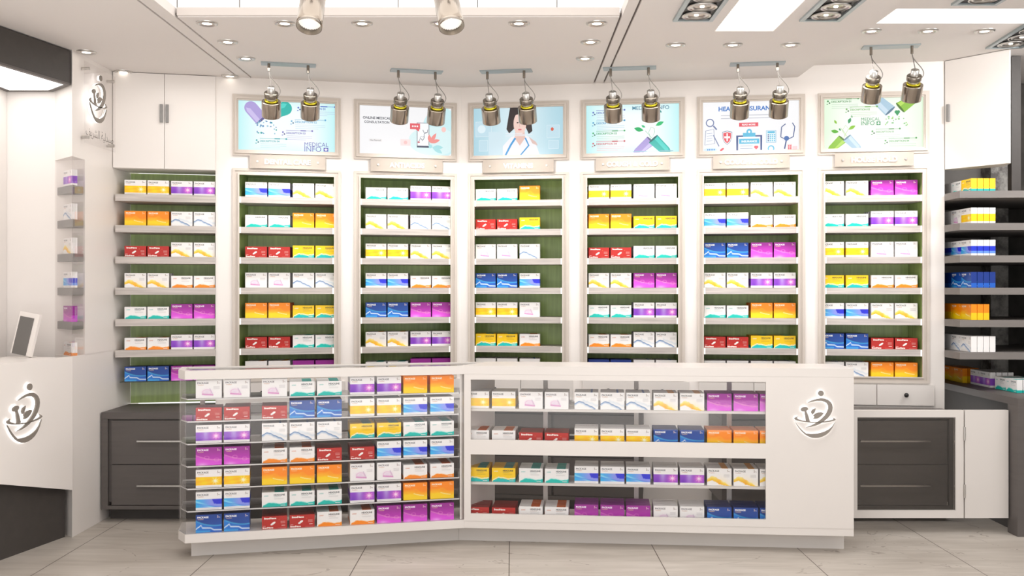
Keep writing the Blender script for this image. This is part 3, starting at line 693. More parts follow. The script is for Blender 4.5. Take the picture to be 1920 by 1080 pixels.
def base_cabinet(label, poly, front, x0, x1, rz, loc, hs, group='dark base cabinets along the back wall'):
    """front faces local -y at y = 0"""
    t = thing('base_cabinet', label, 'cabinet', loc, rz, group)
    g = G(); g.prism(poly, .078+.042, .637); g.build('carcass', DARKW, t)
    G().prism([(q[0], q[1]-.0) if q[1] > .001 else (q[0], -.022) for q in poly], .638, .679).build('worktop', DARKW, t)
    g = G(); g.box(x0, x0+.04, -.022, -.0005, .078, .637); g.box(x1-.04, x1, -.022, -.0005, .078, .637); g.box(x0+.04, x1-.04, -.022, -.0005, .078, .10); g.build('face_frame', DARKW, t)
    n = hs; wd = (x1-x0-.10)/n
    for c in range(n):
        a = x0+.05+wd*c+.012; b = a+wd-.014
        for z0, z1 in ((.105, .352), (.358, .628)):
            o = G().box(a, b, -.016, -.0005, z0, z1).build('drawer', DARKW, t)
            hz = z1-.125; m = (a+b)/2; hw = min(.30, wd*.32)
            g = G().box(m-hw, m+hw, -.046, -.034, hz-.005, hz+.005); g.box(m-hw+.02, m-hw+.03, -.036, -.016, hz-.004, hz+.004); g.box(m+hw-.03, m+hw-.02, -.036, -.016, hz-.004, hz+.004); g.build('handle', STEEL, o)
    G().prism([(q[0]+(.02 if q[0] < 0 else -.02), q[1]) if q[1] > .001 else (q[0]+(.02 if q[0] < 0 else -.02), .07) for q in poly], .0, .119).build('plinth', DARKER, t)
base_cabinet('dark taupe two drawer base cabinet below the left alcove', [(-.5225, 0), (.5225, 0), (.5225, .42), (.095, .315), (.095, .52), (-.5225, .43)], 0, -.5225, .5225, 0, (-2.0225, 6.19, 0), 1)
pm = RL_.pt(-.60, -.30)
base_cabinet('dark taupe drawer cabinet under the Dental Care and Antiacids bays', [(-.48, 0), (.52, 0), (.52, .295), (-.48, .295)], 0, -.48, .52, TL, (pm.x, pm.y, 0), 2)
pm = RR_.pt(.80, -.30)
base_cabinet('dark taupe drawer cabinet under the Vitamins and fourth bays', [(-.725, 0), (.45, 0), (.45, .295), (-.725, .295)], 0, -.725, .45, -TR, (pm.x, pm.y, 0), 2)
base_cabinet('dark taupe drawer cabinet behind the smoked glass gate', [(-.75, 0), (.70, 0), (.70, .18), (-.75, .39)], 0, -.75, .70, 0, (2.05, 6.19, 0), 2)

# ------------------------------------------------------------------ mortar and leaf emblem
EMB = [
 [(248, 430), (300, 400), (340, 384), (390, 370), (440, 362), (490, 366), (530, 382), (565, 410), (588, 445), (596, 490), (588, 540), (565, 590), (530, 635), (490, 672), (430, 715), (370, 742), (300, 762), (230, 772),
  (270, 758), (320, 735), (380, 700), (440, 652), (490, 602), (520, 550), (536, 505), (535, 465), (515, 430), (480, 408), (440, 399), (380, 398), (310, 412)],
 [(70, 650), (82, 635), (105, 628), (122, 618), (108, 640), (125, 656), (180, 674), (240, 684), (300, 690), (370, 692), (430, 688), (500, 681), (560, 670), (605, 655), (608, 640), (585, 622), (615, 636), (640, 655), (615, 672), (560, 688), (490, 698), (420, 703), (350, 705), (290, 702), (220, 696), (150, 686), (90, 671)],
 [(78, 685), (100, 725), (130, 775), (170, 825), (215, 868), (265, 898), (310, 914), (355, 918), (400, 914), (455, 898), (510, 868), (555, 825), (595, 765), (630, 690), (590, 755), (545, 795), (490, 825), (430, 846), (370, 858), (300, 862), (235, 856), (190, 822), (140, 768)],
 [(212, 545), (235, 540), (260, 600), (286, 685), (230, 685), (222, 610)],
 [(365, 502), (358, 535), (345, 570), (315, 590), (302, 560), (308, 538), (325, 518)],
 [(475, 567), (440, 612), (400, 640), (360, 650), (330, 648), (350, 625), (330, 606), (355, 580), (395, 560), (440, 558)]]
def ellp(cx, cy, rx, ry, rot, n=20):
    c, q = math.cos(rot), math.sin(rot); return [(cx+rx*math.cos(t)*c-ry*math.sin(t)*q, cy+rx*math.cos(t)*q+ry*math.sin(t)*c) for t in [2*PI*k/n for k in range(n)]]
EMB += [ellp(436, 293, 38, 38, 0), ellp(210, 517, 50, 31, -.25)]
def emblem_geo(height, y0, y1, grow=0.):
    """emblem in local x,z (facing -y), centred; thickness from y0 (front) to y1"""
    g = G(); k = height/(918-255)
    for pl in EMB:
        pts = [((a-353)*k, (587-b)*k) for a, b in pl]
        n = len(pts)
        if grow:
            ar = sum(pts[i-1][0]*pts[i][1]-pts[i][0]*pts[i-1][1] for i in range(n)); sg = 1 if ar > 0 else -1; q = []
            for i in range(n):
                dx, dz = pts[(i+1) % n][0]-pts[i-1][0], pts[(i+1) % n][1]-pts[i-1][1]; l = math.hypot(dx, dz) or 1
                q.append((pts[i][0]+sg*dz/l*grow, pts[i][1]-sg*dx/l*grow))
            pts = q
        v = [(a, y0, b) for a, b in pts]+[(a, y1, b) for a, b in pts]
        g.add(v, [tuple(range(n)), tuple(range(n, 2*n))[::-1]]+[(i, (i+1) % n, n+(i+1) % n, n+i) for i in range(n)])
    return g
def emblem(parent, height, M4, gap=.010, th=.010, name='emblem', grow=.0):
    """M4 places emblem frame in the parent's local space; emblem touches the panel through its lit backing"""
    for nm, mt, y0, y1, gr in ((name, LOGO, -gap-th, -gap, 0), ('halo_light', HALO, -gap+.0005, -gap+.003, grow)):
        g = emblem_geo(height, y0, y1, gr); g.v = [M4 @ q for q in g.v]
        if nm == name: par = g.build(nm, mt, parent)
        else: g.build(nm, mt, par)
    return par

# ------------------------------------------------------------------ display counters
FL, FB, FR = Vector((-1.729, 5.262)), Vector((-.27, 5.601)), Vector((1.857, 5.409))
dl = (FB-FL).normalized(); nl = Vector((-dl.y, dl.x)); dr = (FR-FB).normalized(); nr = Vector((-dr.y, dr.x))
CL = Vector((-1.795, 5.356))
DL, DR_ = .30, .36
def inter(p, d, q, e):
    k = ((q.x-p.x)*e.y-(q.y-p.y)*e.x)/(d.x*e.y-d.y*e.x); return p+d*k
BL = CL+nl*(DL-.11)
BBp = inter(BL, dl, FB+nr*DR_, dr)
BR = FR+nr*DR_
TOPZ = 1.011
def inset(poly, d):
    n = len(poly); a = sum(poly[i-1].x*poly[i].y-poly[i].x*poly[i-1].y for i in range(n)); sg = 1 if a > 0 else -1; out = []
    for i in range(n):
        p, q, r = poly[i-1], poly[i], poly[(i+1) % n]
        d1 = (q-p).normalized(); d2 = (r-q).normalized(); n1 = Vector((-d1.y, d1.x))*sg; n2 = Vector((-d2.y, d2.x))*sg
        out.append(inter(q+n1*d, d1, q+n2*d, d2))
    return out
PL = [FL, FB, BBp, BL, CL]; PR = [FB, FR, BR, BBp]
t = thing('glass_display_counter', 'glass fronted display counter angled at left, full of cartons', 'counter', ((FL.x+FB.x)/2, 5.56, 0))
LC = t; Wd = dict(world=True)
G().ring([tuple(q) for q in PL], [tuple(q) for q in inset(PL, .035)], .965, TOPZ).build('top_frame', COUNTER, t, **Wd)
G().prism([tuple(q) for q in inset(PL, .034)], TOPZ-.014, TOPZ-.006).build('glass_top', GLASSE, t, **Wd)
G().prism([tuple(q) for q in PL], .10, .146).build('base_deck', COUNTER, t, **Wd)
KP = [Vector((-1.735, 5.385)), Vector((-.307, 5.727)), Vector((-.30, 5.85)), Vector((-1.72, 5.50))]
G().prism([tuple(q) for q in KP], 0, .0995).build('plinth', COUNTER, t, **Wd)
def strip(a, b, off, th): 
    d = (b-a).normalized(); n = Vector((-d.y, d.x)); return [tuple(a+n*off), tuple(b+n*off), tuple(b+n*(off+th)), tuple(a+n*(off+th))]
G().prism(strip(FL, FB, .002, .006), .147, .9645).build('glass_front', GLASS, t, **Wd)
G().prism(strip(CL, FL-(FL-CL).normalized()*.006, .002, .006), .147, .9645).build('glass_end', GLASS, t, **Wd)
G().prism([tuple(q) for q in (FB-dl*.022+nl*.012, FB-dl*.012+nl*.012, BBp-dl*.012-nl*.01, BBp-dl*.022-nl*.01)], .147, .9645).build('partition', COUNTER, t, **Wd)
post = FL+dl*.075+nl*.20
G().box(post.x-.012, post.x+.012, post.y-.006, post.y+.006, .147, .9645).build('rear_post', COUNTER, t, **Wd)
LZ = [.862, .7425, .623, .504, .385, .266]
ins = [FL+nl*.014+dl*.012, FB+nl*.014-dl*.026, BBp-nl*.012-dl*.026, BL-nl*.012+dl*.006, CL+dl*.014]
EDGE = M('polished_glass_edge', hx('d9d6d4'), .3, noise=.02)
for z in LZ: G().prism([tuple(q) for q in ins], z-.007, z, edge=1).build('glass_shelf', [GLASSE, EDGE], t, **Wd)
LRUN = Run(FL, math.atan2(dl.y, dl.x), 0)
LROW = ['P P P HT HT VB VB O O', 'R R R N N YB YB BB BB', 'VB VB B B B HY HY HT HT', 'M M HO HO R R BB BB BB', 'YB YB O O O P P HO HO', 'BB BB HT HT HT VB VB O O', 'N N R R HO HO M M M']
LPX = (367, 420, 491, 543, 594.5, 656.5, 707, 756.5, 807)
RW = ['top row', 'second row', 'third row', 'fourth row', 'fifth row', 'sixth row', 'bottom row']
for r, row in enumerate(LROW):
    z = LZ[r] if r < 6 else .146; e = .022
    for c, k in enumerate(row.split()):
        u = LRUN.at(LPX[c], e)+BW/2
        for d in range(5):
            q = LRUN.pt(u, e+BT/2+d*.038)
            if d == 0: carton(k, q.x, q.y, z, LRUN.th, 1, f'{D[k][7]}, {ORD[c]} from left, {RW[r]}, glass counter', 'medicine boxes in the glass counter')
            elif d < 4 or c > 0: back_carton(k, q.x, q.y, z, LRUN.th, 1)

t = thing('white_display_counter', 'white display counter with two long glazed windows and grey emblem', 'counter', ((FB.x+FR.x)/2, 5.70, 0))
RC = t; RRUN = Run(FB, math.atan2(dr.y, dr.x), 0)
G().prism([tuple(q) for q in PR], .965, TOPZ).build('top', COUNTER, t, **Wd)
PRi = [FB+nr*.002, FR+nr*.002, BR, BBp]
G().prism([tuple(q) for q in PRi], .10, .140).build('base_deck', COUNTER, t, **Wd)
KR = [Vector((-.306, 5.727)), Vector((1.845, 5.533)), Vector((1.85, 5.70)), Vector((-.299, 5.90))]
G().prism([tuple(q) for q in KR], 0, .0995).build('plinth', COUNTER, t, **Wd)
Xr = Matrix.Translation((FB.x, FB.y, 0)) @ Matrix.Rotation(RRUN.th, 4, 'Z')
ua, ub = RRUN.at(882.5), RRUN.at(1436); ue = (FR-FB).length
g = G()
for (a, b, z0, z1) in ((0, ua, .1405, .9645), (ub, ue, .1405, .9645), (ua, ub, .935, .9645), (ua, ub, .515, .597), (ua, ub, .1405, .1815)): g.box(a, b, 0, .018, z0, z1, X=Xr)
g.build('front_panel', COUNTER, t, **Wd)
G().box(ue-.018, ue, .019, DR_-.001, .1405, .9645, X=Xr).build('end_panel', COUNTER, t, **Wd)
G().box(ub+.125, ub+.14, .06, DR_-.001, .1405, .9645, X=Xr).build('partition', COUNTER, t, **Wd)
for z0, z1 in ((.597, .935), (.1815, .515)): G().box(ua+.0005, ub-.0005, .006, .012, z0+.0005, z1-.0005, X=Xr).build('window_pane', GLASS, t, **Wd)
RZ = [.769, .566, .3545]
for z in RZ: G().box(.02, ub+.1245, .030, .27, z-.014, z, X=Xr).build('shelf', COUNTER, t, **Wd)
for px in (1023, 1193, 1367):
    u = RRUN.at(px, .30); G().box(u-.013, u+.013, .285, .305, .1405, .9645, X=Xr).build('rear_post', COUNTER, t, **Wd)
emblem(t, .258, ROOTM[t].inverted() @ Xr @ Matrix.Translation((RRUN.at(1526.5), 0, 1.45-(776-540)*5.43/F)))
RROW = ['YB YB P P B B B Y Y M M M', 'HO HO R R YB YB YB N N O O O', 'HY HY HT HT BB BB BB VB VB Y Y Y', 'R R HO HO M M M P P N N N']
RPX = (873, 922.3, 973.3, 1021.5, 1077.2, 1125.8, 1174.3, 1225.5, 1275, 1326, 1375.6, 1425)
for r, row in enumerate(RROW):
    z = (RZ+[.140])[r]; e = .042
    for c, k in enumerate(row.split()):
        u = RRUN.at(RPX[c], e)+BW/2
        for d in range(5):
            q = RRUN.pt(u, e+BT/2+d*.038)
            pass
            if d == 0: carton(k, q.x, q.y, z, RRUN.th, 1, f'{D[k][7]}, {ORD[c]} from left, {["top", "second", "third", "bottom"][r]} row, windowed counter', 'medicine boxes in the windowed counter')
            else: back_carton(k, q.x, q.y, z, RRUN.th, 1)

# ------------------------------------------------------------------ gate on the right
YG = 5.90
t = thing('counter_gate', 'white framed smoked glass gate beside the white counter', 'gate', (2.27, YG, .09))
x0, x1, z0, z1 = -.36, .40, 0, .637
ga, gb = (1606-960)/F*YG-2.27, (1790-960)/F*YG-2.27; gz0, gz1 = .045, .595
g = G(); g.box(x0, ga, -.015, .015, z0, z1); g.box(gb, x1, -.015, .015, z0, z1); g.box(ga, gb, -.015, .015, z0, gz0); g.box(ga, gb, -.015, .015, gz1, z1); g.build('gate_frame', COUNTER, t)
G().box(ga+.001, gb-.001, -.004, .004, gz0+.001, gz1-.001).build('glass_pane', SMOKE, t)
for z in (.12, .46): G().rod((x1+.003, -.019, z), (x1+.003, -.019, z+.08), .006, 10).build('hinge', STEEL, t)
t = thing('gate_side_panel', 'plain white panel to the right of the glass gate', 'panel', (2.80, YG, .09))
G().box(-.122, .135, -.015, .015, 0, .637).build('panel', COUNTER, t)

# ------------------------------------------------------------------ dark corner shelving on the right
t = thing('corner_shelf_unit', 'dark taupe corner shelf unit at the right edge', 'shelving', (3.3, 6.6, .81))
for z in SH_Z: G().prism([(2.797, 7.15), (2.797, 6.40), (2.775, 6.385), (2.775, 6.17), (3.85, 6.13), (3.85, 7.15)], z-.043, z).build('shelf', SHELFD, t, **Wd)
TAUPE = M('mid_taupe_panel', hx('8b8681'), .6, noise=.06)
G().box(2.797, 3.85, 7.151, 7.17, .81, 2.9).build('back_panel', TAUPE, t, **Wd)
G().box(2.783, 2.796, 6.44, 7.15, .81, 2.9).build('side_panel', TAUPE, t, **Wd)
g = G().box(3.36, 3.53, 6.98, 7.15, .81, 1.0)
zs = [.81]+sorted(SH_Z)+[2.9]
g = G()
for a, b in zip(zs, zs[1:]): g.box(3.367, 3.49, 7.0, 7.15, a, b-.0435 if b < 2.5 else b)
g.build('concrete_pier', CONC, t, **Wd)
g = G()
for a, b in zip(zs, zs[1:]): g.box(3.49, 3.85, 7.09, 7.15, a, b-.0435 if b < 2.5 else b)
g.build('concrete_infill', M('dark_concrete', hx('4f4b47'), .8, noise=.35, nscale=(7, 7, 7)), t, **Wd)
DSH = ['top', 'second', 'third', 'fourth', 'fifth', 'sixth']
for r, (ks, n) in enumerate([('HY HT HT', 4), ('YB P P', 4), ('BB BB BB', 4), ('N N N', 4), ('O O O', 3), ('B B B', 4)]):
    z = SH_Z[r]; sc = 1.03
    for c, k in enumerate(ks.split()):
        for d in range(n if c == 0 else 2):
            x = 2.860+BT*sc/2+d*.0385; y = 6.20+BW*sc/2+c*.1415
            if c < 2 and (c == 0 or d == 0):
                pos = f'{ORD[d]} of the near stack' if c == 0 else 'behind the near stack'
                carton(k, x, y, z, -PI/2, sc, f'{D[k][7]}, {pos}, {DSH[r]} dark corner shelf', 'medicine boxes on the dark corner shelves')
            else: back_carton(k, x, y, z, -PI/2, sc, True)
t = thing('corner_bench', 'dark taupe bench with thick top at the right edge', 'bench', (3.4, 6.4, 0))
G().prism([(2.945, 7.14), (2.945, 5.80), (3.84, 5.80), (3.84, 7.14)], .763, .805).build('bench_top', DARKW, t, **Wd)
G().box(2.945, 3.84, 5.80, 5.915, 0, .7625).build('end_panel', DARKW, t, **Wd)
G().box(3.0, 3.84, 5.9155, 7.14, 0, .7625).build('recessed_side', DARKER, t, **Wd)
for nm, k, x, ys, n in (('far', 'O', 3.06, (6.83, 6.97), 3), ('middle', 'VB', 3.09, (6.50, 6.64), 4), ('near', 'HT', 3.10, (6.18, 6.32), 4)):
    for j, y in enumerate(ys):
        for d in range(n):
            q = (x+BT/2+d*.0385, y)
            if d == 0: carton(k, q[0], q[1], .805, -PI/2, 1.03, f'{D[k][7]}, {"nearer" if j == 0 else "farther"} of the {nm} pair on the dark bench', 'medicine boxes on the dark bench')
            else: back_carton(k, q[0], q[1], .805, -PI/2, 1.03)
t = thing('corner_cupboard', 'white wall cupboard turned towards the shop above dark shelves', 'cupboard', (2.92, 6.25, 2.212))
pc = [(2.792, 6.412), (3.047, 6.082), (3.085, 6.25), (2.87, 6.47)]
G().prism(pc, 2.212, CEH-.001).build('carcass', WHITE, t, **Wd)
dv = Vector((.255, -.33)).normalized(); nv_ = Vector((-dv.y, dv.x))*-1
dp = [Vector(pc[0])+dv*.006+nv_*.001, Vector(pc[1])+nv_*.001, Vector(pc[1])+nv_*.017, Vector(pc[0])+dv*.006+nv_*.017]
dd = G().prism([tuple(q) for q in dp], 2.212, CEH-.004).build('door', WHITE, t, **Wd)
hp = Vector(pc[0])+dv*.022+nv_*.018
G().prism([tuple(hp), tuple(hp+dv*.018), tuple(hp+dv*.018+nv_*.018), tuple(hp+nv_*.018)], 2.515, 2.625).build('handle', SHELFG, dd, **Wd)
g = G().box(3.137, 3.195, 6.25, 6.30, 2.06, 2.905); struct('trim_1', g, DARKER)
g = G().box(3.9, 3.95, 4.6, 7.3, 0, CEH+.1); GW = M('grey_concrete_wall', hx('8d8985'), .8, noise=.15, nscale=(4, 4, 4)); struct('wall_right', g, GW); g = G().box(2.79, 3.899, 7.18, 7.24, 0, CEH+.1); struct('wall_rear', g, GW)

# ------------------------------------------------------------------ ceiling
g = G(); T = .05; Y0, Y1 = -.6, 7.3; YC = 5.09
def cpl(x0, x1, y0, y1, z=CEZ): g.box(x0, x1, y0, y1, z, z+T)
cpl(-6, -1.806, Y0, Y1); cpl(-1.794, -1.722, Y0, Y1); cpl(-1.710, .549, YC, Y1); cpl(.561, .614, Y0, Y1)
LX0, LX1, LYE = 1.089, 1.415, 5.376
cpl(.626, LX0, Y0, Y1); cpl(LX0, LX1, LYE, Y1); cpl(LX1, 1.878, Y0, Y1)
struct('ceiling', g, CEIL)
g = G(); HX0, HX1, HY0, HY1 = 2.01, 2.84, 5.208, 5.496
cpl(1.8785, HX0, Y0, Y1, CEH); cpl(HX0, HX1, HY1, Y1, CEH); cpl(HX0, HX1, Y0, HY0, CEH); cpl(HX1, 6, Y0, Y1, CEH)
struct('ceiling_right', g, CEIL)
g = G()
for x in (-1.8, -1.716, .555, .620): g.box(x-.0075, x+.0075, YC if x in (-1.716, .555) else Y0, Y1, CEZ+.012, CEZ+.02)
struct('trim_2', g, JOINT)
# coffer
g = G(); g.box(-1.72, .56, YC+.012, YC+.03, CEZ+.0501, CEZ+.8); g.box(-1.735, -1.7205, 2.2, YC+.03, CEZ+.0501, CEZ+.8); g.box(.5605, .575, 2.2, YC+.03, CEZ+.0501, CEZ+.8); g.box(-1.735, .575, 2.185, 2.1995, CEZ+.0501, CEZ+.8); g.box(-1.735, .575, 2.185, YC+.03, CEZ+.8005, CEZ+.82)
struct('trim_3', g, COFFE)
g = G(); g.box(-1.71, .549, YC-.012, YC-.0005, CEZ+.006, CEZ+.046); struct('trim_4', g, M('coffer_fascia', hx('cdc5bf'), .6, noise=.01))
g = G()
for k in range(6):
    x = (332-960)/F*5.1 if k == 0 else -1.396+.4065*(k-1)
    g.box(x-.002, x+.002, YC+.010, YC+.0119, CEZ+.0505, CEZ+.75)
struct('trim_5', g, M('panel_joint', hx('4d4844'), .8, noise=.02))
# lit ceiling panels
t = thing('ceiling_light_panel', 'square bright recessed ceiling light panel between two grille downlights', 'ceiling light', ((LX0+LX1)/2, 4.7, CEZ))
G().box(LX0, LX1, 4.0, LYE-.001, CEZ+.022, CEZ+.04).build('diffuser', PANELE, t, **Wd)
g = G(); g.box(LX0+.0005, LX0+.006, 4.0, LYE-.001, CEZ+.0, CEZ+.0215); g.box(LX1-.006, LX1-.0005, 4.0, LYE-.001, CEZ, CEZ+.0215); g.box(LX0+.0065, LX1-.0065, LYE-.007, LYE-.001, CEZ, CEZ+.0215); g.build('reveal', WHITE, t, **Wd)
t = thing('ceiling_light_panel', 'wide bright recessed ceiling light panel at the upper right', 'ceiling light', ((HX0+HX1)/2, 5.35, CEH))
G().box(HX0+.0005, HX1-.0005, HY0+.0005, HY1-.0005, CEH+.04, CEH+.049).build('diffuser', PANELE, t, **Wd)
g = G(); g.box(HX0+.0005, HX1-.0005, HY1-.006, HY1-.0005, CEH, CEH+.0395); g.box(HX0+.0005, HX0+.006, HY0+.0005, HY1-.0065, CEH, CEH+.0395); g.box(HX1-.006, HX1-.0005, HY0+.0005, HY1-.0065, CEH, CEH+.0395); g.build('reveal', M('lit_reveal', (1, 1, 1), .5, emit=.7), t, **Wd)
# round downlights
DLT = [(388, 43), (534, 43), (679, 43), (826, 43), (973, 43), (1119, 43), (427, 78), (1107, 78), (461, 109), (1097, 109), (431, 142), (231, 134), (162, 97), (1267, 83.5), (1374, 83.5), (1482, 83.5), (1634, 57.5), (1740, 57.5), (1846, 57.5)]
DLL = [f'{q} from left in the row of six along the bright coffer' for q in ORD[:6]]+['middle of the left file of three before the pendants', 'middle of the right file beside the ceiling groove', 'nearest the leftmost pendant pair', 'nearest the fourth pendant pair, by the groove', 'next to the groove above the left cupboard', 'at the corner above the left cupboard', 'beside the dark bulkhead at upper left',
     'leftmost of three behind the square light panel', 'middle of three behind the square light panel', 'rightmost of three behind the square light panel', 'leftmost of three on the raised right ceiling', 'middle of three on the raised right ceiling', 'rightmost of three on the raised right ceiling']
gt = G().lathe([(.036, -.004), (.046, -.010), (.055, -.006), (.0565, 0)], 28, cap=False); gl = G().lathe([(.0, -.0035), (.026, -.0035), (.036, -.004)], 24, cap=False)
gt2 = G().lathe([(.026, -.0045), (.030, -.0065), (.036, -.0042)], 24, cap=False)
mt_, ml_, mi_ = gt.mesh('trim_ring', [STEEL]), gl.mesh('lens', [LAMPE]), gt2.mesh('inner_ring', [CHROME])
for (px, py), lb in zip(DLT, DLL):
    z = CEZ if px < 1500 else CEH; y = (z-HC)*F/(540-py); x = (px-960)/F*y
    t = thing('ceiling_downlight', 'round chrome downlight '+lb, 'ceiling light', (x, y, z), 0, 'round recessed downlights')
    for nm, me in (('trim_ring', mt_), ('lens', ml_), ('inner_ring', mi_)):
        o = bpy.data.objects.new(nm, me); C.objects.link(o); o.parent = t; ROOTM[o] = ROOTM[t]
# grille downlights
def grille(label, cx, cy, z, rz, n, w=.215, ln=None):
    ln = ln or n*.155+.06
    t = thing('grille_downlight', label, 'ceiling light', (cx, cy, z), rz, 'rectangular grille downlights')
    g = G(); a, b = w/2, ln/2
    g.box(-a, -a+.022, -b, b, -.012, 0); g.box(a-.022, a, -b, b, -.012, 0); g.box(-a+.022, a-.022, -b, -b+.022, -.012, 0); g.box(-a+.022, a-.022, b-.022, b, -.012, 0); g.build('frame', PLATEB, t)
    G().box(-a+.022, a-.022, -b+.022, b-.022, -.003, -.0005).build('backing', BLACK, t)
    for k in range(n):
        X = Matrix.Translation((0, b-.03-.078-.155*k, -.004))
        o = G().lathe([(.070, 0), (.074, -.008), (.066, -.010), (.062, -.003), (.052, -.008), (.046, -.008), (.043, -.002)], 28, X=X, cap=False).build('lamp', STEEL, t)
        G().lathe([(.0, -.0015), (.014, -.002), (.042, -.0022)], 24, X=X, cap=False).build('reflector', CHROME, o)
        G().lathe([(.0, -.007), (.010, -.006), (.012, -.0025)], 16, X=X, cap=False).build('bulb', LAMPE, o)
grille('dark framed grille downlight left of the square light panel', .932, 5.14-.34, CEZ, 0, 4, .205, .68)
grille('dark framed grille downlight right of the square light panel', 1.587, 5.14-.34, CEZ, 0, 4, .21, .68)
grille('dark framed grille downlight cut off at the top right', 2.37, 5.11-.26, CEH, 0, 3, .235, .52)
grille('dark framed grille downlight slanting at the right edge', 2.952, 5.735, CEH, math.radians(-5), 3, .21, .60)
# coffer spotlights
for px, lb in ((580, 'left'), (846, 'right')):
    Y = 4.15; x = (px-960)/F*Y; z = HC+(540-46)*Y/F
    t = thing('coffer_spotlight', f'{lb} nickel cylinder spotlight hanging in the bright coffer', 'spotlight', (x, Y, z), 0, 'cylinder spotlights in the coffer')
    X = Matrix.Rotation(math.radians(-24), 4, 'X') @ Matrix.Rotation(math.radians(-10 if px > 700 else 2), 4, 'Y')
    G().lathe([(.052, -.012), (.054, -.012), (.054, .02), (.0535, .022), (.0535, .15), (.03, .155), (.0, .155)], 32, X=X, cap=False).build('housing', CHROME, t)
    G().lathe([(.052, -.012), (.050, .004), (.046, .012)], 32, X=X, cap=False).build('rim', BRONZE, t)
    G().lathe([(.047, .010), (.030, .05), (.0, .06)], 28, X=X, cap=False).build('reflector', M('white_reflector', hx('d9d6d2'), .4, emit=.25), t)
    G().lathe([(.0, .012), (.008, .016), (.009, .04), (.0, .05)], 12, X=X, cap=False).build('bulb', LAMPE, t)
    top = X @ Vector((0, 0, .155))
    G().rod(top-(X.to_3x3() @ Vector((0, 0, .02))), top+Vector((0, .0, .30)), .010).build('stem', BRONZE, t)
    G().box(top.x-.05, top.x+.05, top.y-.02, top.y+.02, top.z+.30, top.z+.32).build('ceiling_mount', BRONZE, t)

# ------------------------------------------------------------------ pendant spotlight pairs
PEN = [(541, 120, RL_, CEZ), (781, 132.5, RL_, CEZ), (949, 132.5, RR_, CEZ), (1180.5, 127, RR_, CEZ), (1420, 118.5, RR_, CEZ), (1670, 86.5, RR_, CEH)]
TI = math.radians(33)
lampX = []
body = lambda X: G().lathe([(.053, 0), (.058, .0), (.0585, .004), (.0585, .094), (.0575, .098), (.036, .098), (.036, .03)], 32, X=X, cap=False)
for i, (px, py, run, cz) in enumerate(PEN):
    Y = (cz-HC)*F/(540-py); x = (px-960)/F*Y
    which = ['leftmost', 'second from left', 'third from left', 'fourth from left', 'fifth from left', 'rightmost'][i]
    t = thing('pendant_spotlight_pair', f'pair of nickel pendant spotlights on one ceiling plate, {which}', 'pendant light', (x, Y, cz), run.th, 'pendant spotlight pairs')
    G().box(-.165, .165, -.042, .042, -.008, 0).build('ceiling_plate', PLATEB, t)
    low = -.153 if i < 5 else -.153
    for sx in (-1, 1):
        cx = sx*.118
        G().cyl((cx, -.02, -.055), .0085, .047, 14).build('stem', BRONZE, t)
        tx = cx+.014; ty = -.04; tz = -.155           # top of lamp
        XL = Matrix.Translation((tx, ty, tz)) @ Matrix.Rotation(TI, 4, 'X') @ Matrix.Translation((0, 0, -.192))
        G().rod((cx, -.02, -.05), (tx, ty, tz), .0028, 8).build('suspension_rod', CABLE, t)
        o = body(XL).build('lamp_housing', CHROME, t)
        G().lathe([(.051, -.001), (.040, .03), (.0, .035)], 24, X=XL, cap=False).build('reflector', LAMPE, o)
        G().lathe([(.037, .0985), (.0405, .101), (.0405, .108), (.034, .110), (.031, .110)], 28, X=XL, cap=False).build('brass_ring', BRASS, o)
        G().lathe([(.030, .09), (.030, .132)], 24, X=XL, cap=False).build('neck', STEEL, o)
        G().lathe([(.028, .126), (.043, .126), (.0435, .130), (.0435, .152), (.041, .156), (.024, .156)], 28, X=XL, cap=False).build('collar', BRONZE, o)
        G().lathe([(.0235, .15), (.0235, .191), (.021, .193), (0, .1925)], 24, X=XL, cap=False).build('cap', STEEL, o)
        a = Vector((cx, -.02, -.055)); e = XL @ Vector((.043, 0, .138)); c1 = a+Vector((.004, 0, -.055)); c2 = e+Vector((.045, 0, .05))
        pts = []
        for k in range(17):
            q = k/16; pts.append(a*(1-q)**3+c1*3*q*(1-q)**2+c2*3*q*q*(1-q)+e*q**3)
        G().tube(pts, .0026, 6).build('cable', CABLE, t)
        lampX.append(ROOTM[t] @ XL)

# ------------------------------------------------------------------ left side: pier, niche, desk, bulkhead, glass case
A, Bp, Cc = (-2.75, 5.99), (-2.556, 5.785), (-2.552, 5.95)
back = [(-2.552, 6.80), (-3.3, 6.80), (-3.3, 5.995), A]
g = G(); g.prism([Bp]+back, 0, 1.052); g.prism([Cc]+back, 1.052, 2.217); g.prism([Bp]+back, 2.217, CEZ)
struct('wall_left', g, WALLW)
g = G().box(-3.30, -3.04, 4.2, 5.99, 0, CEZ); struct('wall_farleft', g, WALLW)
t = thing('corner_display_case', 'narrow glass case set into the white pier corner', 'display case', (-2.62, 5.91, 1.053))
G().prism([A, Bp, (Bp[0]+.0, Bp[1]+.008), (A[0]+.006, A[1]-.0+.002)], 1.054, 2.215).build('glass_side', ACRYL, t, **Wd)
G().prism([Bp, Cc, (Cc[0]-.005, Cc[1]), (Bp[0]-.006, Bp[1]+.012)], 1.054, 2.215).build('glass_side', ACRYL, t, **Wd)
nz = [2.0525, 1.8525, 1.652, 1.4515, 1.2505]
for z in nz: G().prism([(A[0]+.016, A[1]-.003), (Bp[0]-.008, Bp[1]+.02), (Cc[0]-.008, Cc[1]-.006)], z-.045, z).build('shelf', SHELFG, t, **Wd)
